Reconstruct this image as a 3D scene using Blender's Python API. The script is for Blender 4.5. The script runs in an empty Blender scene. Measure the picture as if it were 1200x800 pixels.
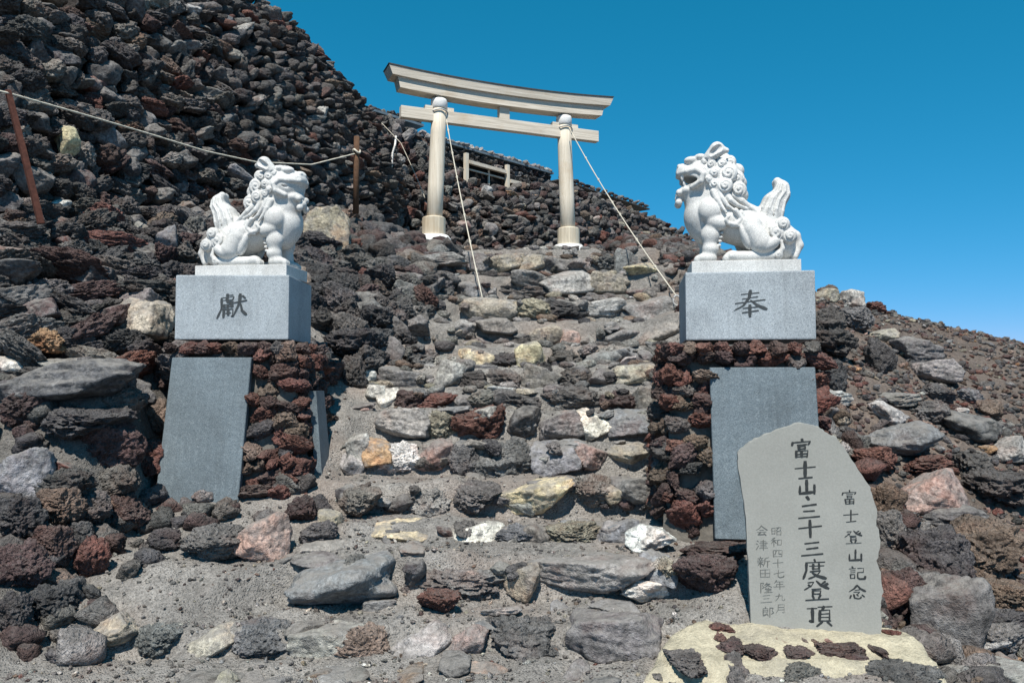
import bpy, bmesh, math, random
import numpy as np
from mathutils import Vector, Matrix, Euler

random.seed(7); RNG = np.random.default_rng(11)
S = bpy.context.scene
COL = S.collection
R_ = math.radians

# ------------------------------------------------------------------ camera, sky, sun, exposure
F_PX, EYE, PITCH = 950.0, 1.6, math.atan(50/950.0)
cam_d = bpy.data.cameras.new('camera'); cam = bpy.data.objects.new('camera', cam_d); COL.objects.link(cam)
cam_d.sensor_width = 36; cam_d.lens = F_PX/1200*36; cam_d.clip_end = 3000; cam_d.clip_start = 0.05
cam.location = (0, 0, EYE); cam.rotation_euler = (math.pi/2 + PITCH, 0, 0)
S.camera = cam

SUN_EL, SUN_AZ = 57.0, 7.0            # degrees: height, and how far left of straight behind the camera
to_sun = Vector((-math.sin(R_(SUN_AZ))*math.cos(R_(SUN_EL)), -math.cos(R_(SUN_AZ))*math.cos(R_(SUN_EL)), math.sin(R_(SUN_EL))))
W = bpy.data.worlds.new('World'); S.world = W; W.use_nodes = True
wn = W.node_tree.nodes; wl = W.node_tree.links; wn.clear()
sky = wn.new('ShaderNodeTexSky'); sky.sky_type = 'NISHITA'; sky.sun_disc = False
sky.sun_elevation = R_(SUN_EL); sky.sun_rotation = math.atan2(to_sun.x, to_sun.y)
sky.altitude = 3000; sky.air_density = 1.0; sky.dust_density = 0.15; sky.ozone_density = 2.0
# the photograph's grading of a deep, thin-air sky: one curve per colour channel, the same over the whole sky
spl = wn.new('ShaderNodeSeparateColor'); cmb = wn.new('ShaderNodeCombineColor'); wl.new(sky.outputs[0], spl.inputs[0])
for ch, (gain, power) in enumerate(((.095, 1.9), (1.34, .617), (1.57, .735))):
    pw = wn.new('ShaderNodeMath'); pw.operation = 'POWER'; pw.inputs[1].default_value = power; wl.new(spl.outputs[ch], pw.inputs[0])
    ml = wn.new('ShaderNodeMath'); ml.operation = 'MULTIPLY'; ml.inputs[1].default_value = gain; wl.new(pw.outputs[0], ml.inputs[0]); wl.new(ml.outputs[0], cmb.inputs[ch])
bg = wn.new('ShaderNodeBackground'); bg.inputs['Strength'].default_value = 0.10
out = wn.new('ShaderNodeOutputWorld')
wl.new(cmb.outputs[0], bg.inputs['Color']); wl.new(bg.outputs[0], out.inputs['Surface'])
sun_d = bpy.data.lights.new('sun', 'SUN'); sun_d.energy = 5.0; sun_d.angle = R_(0.5); sun_d.color = (1.0, 0.945, 0.865)
sun = bpy.data.objects.new('sun', sun_d); COL.objects.link(sun)
sun.rotation_euler = to_sun.to_track_quat('Z', 'Y').to_euler(); sun.location = (-4, -10, 20)
S.view_settings.view_transform = 'Standard'; S.view_settings.look = 'None'
S.view_settings.exposure = 0.35; S.view_settings.gamma = 1.0; S.view_settings.use_curve_mapping = False
S.cycles.max_bounces = 5; S.cycles.diffuse_bounces = 3

# ------------------------------------------------------------------ maths helpers
def P(px, py, D):
    """point of the place seen at photograph position (px, py) whose distance ahead of the camera is D"""
    u = (px-600)/F_PX; v = (400-py)/F_PX
    d = Vector((u, math.cos(PITCH)-v*math.sin(PITCH), math.sin(PITCH)+v*math.cos(PITCH)))
    return Vector((0, 0, EYE)) + d*(D/d.y)

def _h(ix, iy, iz, s):
    n = (ix*374761393 + iy*668265263 + iz*2147483647 + s*974634777) & 0xffffffff
    n = ((n ^ (n >> 13))*1274126177) & 0xffffffff
    n = ((n ^ (n >> 16))*2246822519) & 0xffffffff
    return ((n ^ (n >> 15)) & 0xffffff)/float(0xffffff)*2-1
def noise(p, s=0):
    p = np.asarray(p, float); i = np.floor(p).astype(np.int64); f = p-i; f = f*f*f*(f*(f*6-15)+10)
    x, y, z = i[..., 0], i[..., 1], i[..., 2]; fx, fy, fz = f[..., 0], f[..., 1], f[..., 2]
    def L(a, b, t): return a+(b-a)*t
    c = [[[_h(x+a, y+b, z+c_, s) for c_ in (0, 1)] for b in (0, 1)] for a in (0, 1)]
    return L(L(L(c[0][0][0], c[1][0][0], fx), L(c[0][1][0], c[1][1][0], fx), fy),
             L(L(c[0][0][1], c[1][0][1], fx), L(c[0][1][1], c[1][1][1], fx), fy), fz)
def fbm(p, oct=4, s=0, gain=.5):
    p = np.asarray(p, float); a = 1.0; t = 0; r = 0
    for k in range(oct):
        r = r + a*noise(p*(2.03**k)+k*7.3, s+k); t += a; a *= gain
    return r/t
def sstep(a, b, x):
    t = np.clip((np.asarray(x, float)-a)/(b-a), 0, 1); return t*t*(3-2*t)

# ------------------------------------------------------------------ object helpers
def mesh_obj(name, verts, faces, mat=None, parent=None, smooth=True):
    me = bpy.data.meshes.new(name); me.from_pydata([tuple(v) for v in verts], [], [tuple(f) for f in faces]); me.update()
    if smooth: me.polygons.foreach_set('use_smooth', [True]*len(me.polygons))
    if mat: me.materials.append(mat)
    return link(name, me, parent)
def link(name, data, parent=None):
    o = bpy.data.objects.new(name, data); COL.objects.link(o)
    if parent: o.parent = parent
    return o
def thing(name, label, cat, loc=(0, 0, 0), rotz=0.0, group=None):
    o = bpy.data.objects.new(name, None); COL.objects.link(o); o.empty_display_size = .2
    o.location = loc; o.rotation_euler = (0, 0, rotz); tag(o, label, cat, group); return o
def tag(o, label=None, cat=None, group=None, kind=None):
    if label: o['label'] = label
    if cat: o['category'] = cat
    if group: o['group'] = group
    if kind: o['kind'] = kind
    return o
def bm_obj(name, bm, mat, parent=None, smooth=False):
    me = bpy.data.meshes.new(name); bm.to_mesh(me); bm.free()
    if smooth: me.polygons.foreach_set('use_smooth', [True]*len(me.polygons))
    if mat: me.materials.append(mat)
    return link(name, me, parent)
def bm_box(bm, c, h, rot=None, bevel=0.0):
    r = bmesh.ops.create_cube(bm, size=2); vs = r['verts']
    for v in vs:
        p = Vector((v.co.x*h[0], v.co.y*h[1], v.co.z*h[2]))
        if rot: p = rot @ p
        v.co = p+Vector(c)
    if bevel:
        es = list({e for v in vs for e in v.link_edges})
        bmesh.ops.bevel(bm, geom=es, offset=bevel, segments=2, affect='EDGES', profile=.6)
def tube_mesh(pts, rad, n=8, twist=0.0):
    pts = [Vector(p) for p in pts]; V = []; Fc = []
    for i, p in enumerate(pts):
        t = (pts[min(i+1, len(pts)-1)]-pts[max(i-1, 0)]).normalized()
        a = t.cross(Vector((0, 0, 1)) if abs(t.z) < .95 else Vector((1, 0, 0))).normalized(); b = t.cross(a)
        r = rad[i] if isinstance(rad, (list, tuple)) else rad
        for k in range(n):
            an = 2*math.pi*k/n+twist*i
            V.append(p+(a*math.cos(an)+b*math.sin(an))*r)
    for i in range(len(pts)-1):
        for k in range(n):
            Fc.append((i*n+k, i*n+(k+1) % n, (i+1)*n+(k+1) % n, (i+1)*n+k))
    Fc.append(tuple(range(n-1, -1, -1))); Fc.append(tuple((len(pts)-1)*n+k for k in range(n)))
    return V, Fc
def lathe(profile, n=28):
    V = []; Fc = []
    for (r, z) in profile:
        for k in range(n): V.append((r*math.cos(2*math.pi*k/n), r*math.sin(2*math.pi*k/n), z))
    for i in range(len(profile)-1):
        for k in range(n): Fc.append((i*n+k, i*n+(k+1) % n, (i+1)*n+(k+1) % n, (i+1)*n+k))
    Fc.append(tuple(range(n-1, -1, -1))); Fc.append(tuple((len(profile)-1)*n+k for k in range(n)))
    return V, Fc

# ------------------------------------------------------------------ materials
class NT:
    def __init__(s, name):
        s.m = bpy.data.materials.new(name); s.m.use_nodes = True; s.n = s.m.node_tree.nodes; s.l = s.m.node_tree.links
        s.b = s.n['Principled BSDF']
    def node(s, t, **k):
        o = s.n.new(t)
        for a, b in k.items(): setattr(o, a, b)
        return o
    def set(s, inp, v):
        if hasattr(v, 'is_output') or hasattr(v, 'is_linked'): s.l.new(v, inp)
        else: inp.default_value = v
    def tex(s, kind, scale, vec, detail=4, rough=.6, **k):
        t = s.node('ShaderNodeTex'+kind, **k); t.inputs['Scale'].default_value = scale
        if kind == 'Noise': t.inputs['Detail'].default_value = detail; t.inputs['Roughness'].default_value = rough
        s.l.new(vec, t.inputs['Vector']); return t
    def math(s, op, a, b=0.0, c=None, clamp=False):
        m = s.node('ShaderNodeMath', operation=op, use_clamp=clamp); s.set(m.inputs[0], a); s.set(m.inputs[1], b)
        if c is not None: s.set(m.inputs[2], c)
        return m.outputs[0]
    def mapr(s, v, a, b, c, d):
        m = s.node('ShaderNodeMapRange'); s.set(m.inputs['Value'], v)
        for nm, x in zip(('From Min', 'From Max', 'To Min', 'To Max'), (a, b, c, d)): m.inputs[nm].default_value = x
        return m.outputs['Result']
    def mix(s, f, a, b, blend='MIX'):
        m = s.node('ShaderNodeMix', data_type='RGBA', blend_type=blend)
        s.set(m.inputs['Factor'], f); s.set(m.inputs['A'], a); s.set(m.inputs['B'], b); return m.outputs['Result']
    def bump(s, h, strength, dist, nrm=None):
        b = s.node('ShaderNodeBump'); s.set(b.inputs['Height'], h); b.inputs['Strength'].default_value = strength; b.inputs['Distance'].default_value = dist
        if nrm: s.l.new(nrm, b.inputs['Normal'])
        return b.outputs[0]
    def fin(s, col, rough=.9, nrm=None, spec=.3):
        s.set(s.b.inputs['Base Color'], col); s.set(s.b.inputs['Roughness'], rough)
        s.b.inputs['Specular IOR Level'].default_value = spec
        if nrm: s.l.new(nrm, s.b.inputs['Normal'])
        return s.m
    def pos(s): return s.node('ShaderNodeNewGeometry').outputs['Position']
    def grey(s, v):
        c = s.node('ShaderNodeCombineColor')
        for i in range(3): s.set(c.inputs[i], v)
        return c.outputs[0]

def rock_material(name, attr=False, lava=True):
    t = NT(name); pos = t.pos(); geo = t.node('ShaderNodeNewGeometry')
    if attr: base = t.node('ShaderNodeVertexColor', layer_name='rockcol').outputs['Color']
    else: base = t.node('ShaderNodeObjectInfo').outputs['Color']
    n1 = t.tex('Noise', 5.0, pos, 5, .65).outputs['Fac']; n2 = t.tex('Noise', 28.0, pos, 4, .7).outputs['Fac']
    n3 = t.tex('Noise', 2.2, pos, 3, .6).outputs['Fac']
    v1 = t.math('MULTIPLY', t.mapr(n1, .3, .7, .58, 1.6), t.mapr(n2, .3, .7, .48, 1.75))
    col = t.mix(1.0, base, t.grey(v1), 'MULTIPLY')
    rust = t.mix(1.0, base, (1.55, .85, .66, 1), 'MULTIPLY')
    col = t.mix(t.mapr(n3, .52, .70, 0, .38 if lava else .32), col, rust)
    # lichen / mineral bloom specks
    sp = t.tex('Noise', 60.0, pos, 2, .6).outputs['Fac']
    col = t.mix(t.mapr(sp, .66, .74, 0, .45), col, (.30, .29, .26, 1))
    if not lava:
        pm = t.mapr(t.tex('Noise', 7.5, pos, 5, .65).outputs['Fac'], .47, .60, 0, .62); col = t.mix(pm, col, t.mix(1, (.15, .145, .14, 1), t.grey(v1), 'MULTIPLY'))
    # ash settled in pits and on upward faces
    sep = t.node('ShaderNodeSeparateXYZ'); t.l.new(geo.outputs['Normal'], sep.inputs[0])
    dz = t.mapr(sep.outputs['Z'], .45 if lava else .4, .95 if lava else .9, 0, 1)
    dn = t.mapr(t.tex('Noise', 9.0, pos, 5, .7).outputs['Fac'], .38, .6, 0, .34 if lava else .8)
    col = t.mix(t.math('MULTIPLY', dz, dn), col, (.25, .235, .215, 1))
    vo = t.tex('Voronoi', 38.0 if lava else 16.0, pos, feature='F1', distance='EUCLIDEAN').outputs['Distance']
    vo2 = t.tex('Voronoi', 90.0, pos, feature='F1').outputs['Distance']
    pits = t.mapr(vo, 0, .45, 0, 1); pits2 = t.mapr(vo2, 0, .45, 0, 1)
    h = t.math('ADD', t.math('MULTIPLY', n2, 1.1), t.math('ADD', t.math('MULTIPLY', pits, .55 if lava else .15), t.math('MULTIPLY', pits2, .22)))
    h = t.math('ADD', h, t.math('MULTIPLY', t.tex('Noise', 11.0, pos, 6, .7).outputs['Fac'], 1.6))
    nrm = t.bump(h, 1.0 if lava else .75, .045 if lava else .03)
    return t.fin(col, .88, nrm, .25)
LAVA = rock_material('lava_rock'); LAVA_A = rock_material('lava_rock_scattered', attr=True)
BLOCK = rock_material('weathered_rock', lava=False)

def ground_material():
    t = NT('volcanic_ash_ground'); pos = t.pos()
    base = t.node('ShaderNodeVertexColor', layer_name='rockcol').outputs['Color']
    n1 = t.tex('Noise', 2.4, pos, 5, .6).outputs['Fac']; n2 = t.tex('Noise', 22, pos, 5, .75).outputs['Fac']; n3 = t.tex('Noise', 120, pos, 3, .7).outputs['Fac']
    v = t.math('MULTIPLY', t.mapr(n1, .3, .7, .72, 1.28), t.math('MULTIPLY', t.mapr(n2, .3, .7, .66, 1.36), t.mapr(n3, .3, .7, .7, 1.32)))
    col = t.mix(1, base, t.grey(v), 'MULTIPLY')
    vo = t.tex('Voronoi', 70, pos, feature='F1'); vd = t.mapr(vo.outputs['Distance'], .15, .5, 1, 0)
    hs = t.node('ShaderNodeSeparateColor'); t.l.new(vo.outputs['Color'], hs.inputs[0])
    col = t.mix(t.math('MULTIPLY', vd, t.mapr(hs.outputs[0], .55, .6, 0, .7)), col, t.mix(hs.outputs[1], (.07, .062, .06, 1), (.36, .34, .31, 1)))
    n4 = t.tex('Noise', .9, pos, 3, .6).outputs['Fac']
    col = t.mix(t.mapr(n4, .5, .66, 0, .35), col, t.mix(1, base, (1.25, .98, .85, 1), 'MULTIPLY'))
    h = t.math('ADD', t.math('MULTIPLY', n2, 1.4), t.math('ADD', t.math('MULTIPLY', n3, .5), t.math('MULTIPLY', vd, .5)))
    return t.fin(col, .95, t.bump(h, .9, .03), .2)
GROUND = ground_material()

def granite_material(name, a, b, scale, polish, gouge=0.0, engraved=False):
    t = NT(name); pos = t.pos()
    n = t.tex('Noise', scale, pos, 3, .75).outputs['Fac']; v = t.tex('Voronoi', scale*1.1, pos, feature='F1')
    sc = t.node('ShaderNodeSeparateColor'); t.l.new(v.outputs['Color'], sc.inputs[0])
    col = t.mix(t.mapr(n, .36, .64, 0, 1), a, b)
    col = t.mix(t.mapr(sc.outputs[0], .72, .8, 0, .38), col, (b[0]*1.5, b[1]*1.48, b[2]*1.45, 1))
    col = t.mix(t.mapr(sc.outputs[1], .8, .86, 0, .5), col, (a[0]*.45, a[1]*.45, a[2]*.45, 1))
    mp = t.node('ShaderNodeMapping'); mp.inputs['Scale'].default_value = (17, 17, 1.3); t.l.new(pos, mp.inputs[0])
    st = t.tex('Noise', 1.0, mp.outputs[0], 4, .65).outputs['Fac']; col = t.mix(t.mapr(st, .5, .75, 0, .30), col, (a[0]*.62, a[1]*.6, a[2]*.56, 1))   # rain streaks
    big = t.tex('Noise', 2.6, pos, 4, .6).outputs['Fac']
    col = t.mix(1, col, t.grey(t.mapr(big, .3, .7, .80, 1.15)), 'MULTIPLY')
    if engraved:                                    # weathered columns of small lettering, too worn to read
        tc = t.node('ShaderNodeTexCoord').outputs['Object']; sx = t.node('ShaderNodeSeparateXYZ'); t.l.new(tc, sx.inputs[0])
        colm = t.mapr(t.math('SINE', t.math('MULTIPLY', sx.outputs['X'], 2*math.pi/.062)), -.1, .5, 0, 1)
        mk = t.mapr(t.tex('Noise', 75, tc, 2, .5).outputs['Fac'], .5, .62, 0, 1); wear = t.mapr(t.tex('Noise', 3.5, tc, 4, .6).outputs['Fac'], .4, .62, 0, 1)
        col = t.mix(t.math('MULTIPLY', t.math('MULTIPLY', colm, mk), t.math('MULTIPLY', wear, .42)), col, (b[0]*1.7, b[1]*1.6, b[2]*1.55, 1))
    h = t.math('ADD', n, t.math('MULTIPLY', t.tex('Noise', 14, pos, 5, .6).outputs['Fac'], 1.2+gouge))
    return t.fin(col, polish, t.bump(h, .22+gouge*.12, .01), .4)
GRANITE = granite_material('pale_blue_granite', (.27, .305, .33, 1), (.375, .41, .43, 1), 150, .6)
PLATE = granite_material('dark_blue_granite', (.085, .112, .13, 1), (.14, .175, .195, 1), 170, .65, 1.4, True)
LION = granite_material('white_granite', (.53, .525, .505, 1), (.64, .635, .61, 1), 220, .8, .2)

def stele_material():
    t = NT('smooth_grey_stone'); pos = t.pos()
    n = t.tex('Noise', 3, pos, 5, .6).outputs['Fac']; n2 = t.tex('Noise', 90, pos, 3, .6).outputs['Fac']
    col = t.mix(t.mapr(n, .3, .7, 0, 1), (.255, .255, .232, 1), (.305, .305, .28, 1))
    col = t.mix(1, col, t.grey(t.mapr(n2, .3, .7, .93, 1.07)), 'MULTIPLY')
    return t.fin(col, .75, t.bump(t.math('ADD', n2, t.math('MULTIPLY', n, 2)), .12, .008), .3)
STELE = stele_material()
def flat_material(name, col, rough=.85, var=.2, scale=30, bump=.3, dist=.01):
    t = NT(name); pos = t.pos(); n = t.tex('Noise', scale, pos, 5, .65).outputs['Fac']
    c = t.mix(1, (*col, 1), t.grey(t.mapr(n, .3, .7, 1-var, 1+var)), 'MULTIPLY')
    return t.fin(c, rough, t.bump(n, bump, dist), .25)
INK = flat_material('dark_carved_paint', (.028, .032, .033), .8)
INK2 = flat_material('faded_carved_grey', (.105, .11, .104), .8)
GREYCUT = flat_material('grey_carved_paint', (.05, .058, .062), .8)
def mortar_material():
    t = NT('cream_mortar'); pos = t.pos(); n = t.tex('Noise', 9, pos, 6, .7).outputs['Fac']; n2 = t.tex('Noise', 3.2, pos, 5, .65).outputs['Fac']; n3 = t.tex('Noise', 60, pos, 4, .7).outputs['Fac']
    col = t.mix(1, (.52, .47, .345, 1), t.grey(t.math('MULTIPLY', t.mapr(n, .3, .7, .72, 1.25), t.mapr(n3, .3, .7, .8, 1.2))), 'MULTIPLY')
    col = t.mix(t.mapr(n2, .52, .68, 0, .5), col, (.30, .28, .235, 1))
    h = t.math('ADD', t.math('MULTIPLY', n, 1.5), t.math('MULTIPLY', n3, .5)); return t.fin(col, .95, t.bump(h, 1.0, .035), .2)
MORTAR = mortar_material()
MORTAR_G = flat_material('grey_mortar', (.13, .12, .105), .95, .3, 18, .7, .02)
CORE = flat_material('dark_rubble_fill', (.05, .045, .043), .95, .4, 8, .8, .05)  # one dark colour for the rubble fill behind the stones
WHITE = flat_material('white_painted_cement', (.74, .73, .70), .8, .1, 12, .3)
ROPE = flat_material('weathered_rope', (.55, .51, .42), .9, .25, 60, .5, .004)
RUST = flat_material('rusty_iron', (.085, .032, .022), .85, .4, 25, .5, .006)
WOODPOST = flat_material('brown_weathered_wood', (.10, .055, .032), .9, .35, 20, .5, .006)
DARKMETAL = flat_material('dark_copper_sheet', (.09, .082, .075), .6, .3, 10, .2)
HUTROOF = flat_material('bluish_sheet_roof', (.13, .17, .20), .6, .25, 6, .2)
DARK = flat_material('unlit_interior_black', (.012, .012, .012), .95)
STEEL = flat_material('galvanised_steel', (.42, .42, .41), .5, .2, 40, .2)

def wood_material(name, a, b, along):
    t = NT(name); tc = t.node('ShaderNodeTexCoord').outputs['Object']; mp = t.node('ShaderNodeMapping'); t.l.new(tc, mp.inputs[0])
    sc = [42, 42, 42]; sc['XYZ'.index(along)] = 1.1; mp.inputs['Scale'].default_value = sc
    g = t.tex('Noise', 1.0, mp.outputs[0], 5, .65).outputs['Fac']; st = t.tex('Noise', 1.7, tc, 4, .6).outputs['Fac']
    col = t.mix(t.mapr(g, .3, .7, 0, 1), a, b)
    col = t.mix(t.mapr(st, .54, .74, 0, .42), col, (.42, .28, .14, 1)); g2 = t.tex('Noise', 2.6, mp.outputs[0], 3, .6).outputs['Fac']; col = t.mix(t.mapr(g2, .60, .68, 0, .5), col, (.20, .17, .13, 1))
    return t.fin(col, .75, t.bump(g, .3, .006), .3)
WOOD_X = wood_material('weathered_pale_wood', (.44, .38, .30, 1), (.76, .69, .58, 1), 'X')
WOOD_Z = wood_material('weathered_pale_post', (.56, .485, .375, 1), (.77, .70, .58, 1), 'Z')
WOOD_S = wood_material('sun_bleached_sleeve', (.42, .36, .27, 1), (.66, .59, .46, 1), 'Z')

# ------------------------------------------------------------------ ground
# steps: (py of edge, distance, left px, right px)
STEPS = [(737, 4.95, 150, 800), (655, 5.6, 330, 800), (620, 6.2, 430, 770), (568, 6.8, 400, 775), (522, 7.4, 405, 775), (482, 7.9, 435, 778),
         (455, 8.4, 435, 778), (430, 8.9, 410, 790), (404, 9.6, 465, 800), (376, 10.4, 500, 800), (351, 11.2, 530, 800), (322, 12.1, 535, 795),
         (299, 13.2, 540, 770), (289, 14.5, 540, 700)]
SZ = [P(600, py, D).z for py, D, a, b in STEPS]; SD = [s[1] for s in STEPS]
def smooth_profile(y):
    ys = [-400, -40, 3.6] + SD + [15.6, 17, 26, 60, 400]
    zs = [-70, -14, -.12] + [z-.08 for z in SZ] + [4.14, 4.3, 4.6, 4.0, -60]
    return np.interp(y, ys, zs)
def step_profile(y):
    ys = [-400, -40, 3.6]; zs = [-70, -14, -.1]
    for i, (D, z) in enumerate(zip(SD, SZ)):
        z0 = zs[-1] if i == 0 else SZ[i-1]
        rb = max(z0, z-.30) if i else .0
        ys += [D+.03, D+.12]; zs += [z0+(rb-z0)*.75, z-.02]
    ys += [15.6, 17, 26, 60, 400]; zs += [4.14, 4.3, 4.6, 4.0, -60]
    return np.interp(y, ys, zs)
def left_profile(y):
    return np.interp(y, [-400, 3.6, 4.3, 5, 5.6, 6.1, 6.5, 6.9, 7.3, 8, 9, 10, 12.5, 15, 17, 22, 400],
                     [-70, -.1, .0, .32, .62, .98, 1.48, 1.66, 1.72, 2.5, 3.4, 3.78, 4.32, 4.8, 5.2, 5.4, 5.4])
def ground_z(x, y, detail=True):
    x = np.asarray(x, float); y = np.asarray(y, float)
    zsm = smooth_profile(y); zst = step_profile(y)
    xl = np.interp(y, SD, [(s[2]-600)/F_PX*s[1] for s in STEPS]); xr = np.interp(y, SD, [(s[3]-600)/F_PX*s[1] for s in STEPS])
    inside = sstep(xl-.25, xl+.05, x)*(1-sstep(xr-.05, xr+.3, x))
    wob = .05*fbm(np.stack([x*1.3, x*0, x*0+3], -1), 3)
    zc = zsm*(1-inside) + np.where(inside > 0, step_profile(y+wob), zst)*inside
    # left bank
    xa = np.interp(y, [6.2, 7.6, 8.4, 10, 13, 16], [-2.85, -3.0, -1.55, -1.5, -1.2, -1.6]); xb = np.interp(y, [6.2, 7.6, 8.4, 16], [-3.3, -3.4, -2.9, -2.7])
    lb = 1-sstep(xb, xa, x); low = .25*sstep(7.0, 7.6, y)+.62*sstep(7.5, 8.6, y)*(1-sstep(12, 14.5, y))
    zl = left_profile(y); z = zc*(1-lb)+np.maximum(zl-low, zc-low*.7)*lb
    # the mountainside falls away to the right
    rr = np.maximum(x-2.1, 0); z = z-.24*np.minimum(rr, 60)*sstep(3.0, 9, y+2.5) - .16*sstep(2.1, 2.7, x)*(1-sstep(5.5, 6.5, y))
    # rough bank between the steps and the right hand skyline
    z = z + .28*sstep(1.7, 2.6, x)*sstep(7.5, 9.5, y)*(1-sstep(3.4, 6, x))
    z = z - .25*np.maximum(-x-12, 0)*.4
    if detail:
        q = np.stack([x, y, np.zeros_like(x)], -1)
        z = z + .05*fbm(q*1.6, 4, 3) + .042*fbm(q*6, 4, 9) + .012*np.abs(fbm(q*19, 2, 5))
    return z
_GX = np.arange(-9, 16.01, .05); _GY = np.arange(3, 20.01, .05); _GZ = ground_z(*np.meshgrid(_GX, _GY))
def gz(x, y):
    i = min(max((x+9)/.05, 0), len(_GX)-2); j = min(max((y-3)/.05, 0), len(_GY)-2); a, b = int(i), int(j); f, g = min(i-a, 1), min(j-b, 1)
    return float((_GZ[b, a]*(1-f)+_GZ[b, a+1]*f)*(1-g)+(_GZ[b+1, a]*(1-f)+_GZ[b+1, a+1]*f)*g)
_ts = np.arange(3.2, 40, .02)
def hit(px, py, tmin=3.2):
    u = (px-600)/F_PX; v = (400-py)/F_PX
    d = np.array([u, math.cos(PITCH)-v*math.sin(PITCH), math.sin(PITCH)+v*math.cos(PITCH)]); d = d/d[1]
    ts = _ts[_ts >= tmin]
    zz = EYE+d[2]*ts; g = ground_z(d[0]*ts, ts); k = np.argmax(zz <= g)
    if zz[k] > g[k]: k = np.searchsorted(ts, 14)
    return Vector((d[0]*ts[k], ts[k], g[k]))
def axis(fine0, fine1, step, far):
    a = list(np.arange(fine0, fine1+1e-6, step)); d = step; lo = []; x = fine0
    while x > -far: d *= 1.35; x -= d; lo.append(x)
    d = step; hi = []; x = a[-1]
    while x < far: d *= 1.35; x += d; hi.append(x)
    return np.array(lo[::-1]+a+hi)
def build_ground():
    xs = axis(-6.5, 11.0, .047, 400); ys = axis(3.2, 17.5, .045, 400)
    X, Y = np.meshgrid(xs, ys); Z = ground_z(X, Y)
    nx, ny = len(xs), len(ys); V = np.stack([X, Y, Z], -1).reshape(-1, 3)
    i = np.arange(nx*ny).reshape(ny, nx); Q = np.stack([i[:-1, :-1], i[:-1, 1:], i[1:, 1:], i[1:, :-1]], -1).reshape(-1, 4)
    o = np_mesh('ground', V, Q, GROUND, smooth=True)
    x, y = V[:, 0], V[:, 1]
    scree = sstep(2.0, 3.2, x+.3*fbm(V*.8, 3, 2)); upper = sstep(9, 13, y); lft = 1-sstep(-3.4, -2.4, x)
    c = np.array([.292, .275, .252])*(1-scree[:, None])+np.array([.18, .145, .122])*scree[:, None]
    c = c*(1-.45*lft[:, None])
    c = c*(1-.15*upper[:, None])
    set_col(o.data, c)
    tag(o, kind='structure'); return o
def np_mesh(name, V, Fc, mat, parent=None, smooth=True):
    me = bpy.data.meshes.new(name); V = np.ascontiguousarray(V, np.float32); Fc = np.ascontiguousarray(Fc, np.int32)
    k = Fc.shape[1]; me.vertices.add(len(V)); me.vertices.foreach_set('co', V.ravel())
    me.loops.add(Fc.size); me.loops.foreach_set('vertex_index', Fc.ravel())
    me.polygons.add(len(Fc)); me.polygons.foreach_set('loop_start', np.arange(0, Fc.size, k, dtype=np.int32))
    me.polygons.foreach_set('loop_total', np.full(len(Fc), k, np.int32))
    if smooth: me.polygons.foreach_set('use_smooth', np.ones(len(Fc), bool))
    me.update(calc_edges=True); me.validate()
    if mat: me.materials.append(mat)
    return link(name, me, parent)
def set_col(me, c):
    a = me.color_attributes.new('rockcol', 'FLOAT_COLOR', 'POINT')
    d = np.ones((len(me.vertices), 4), np.float32); d[:, :3] = c; a.data.foreach_set('color', d.ravel())
build_ground()

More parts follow.
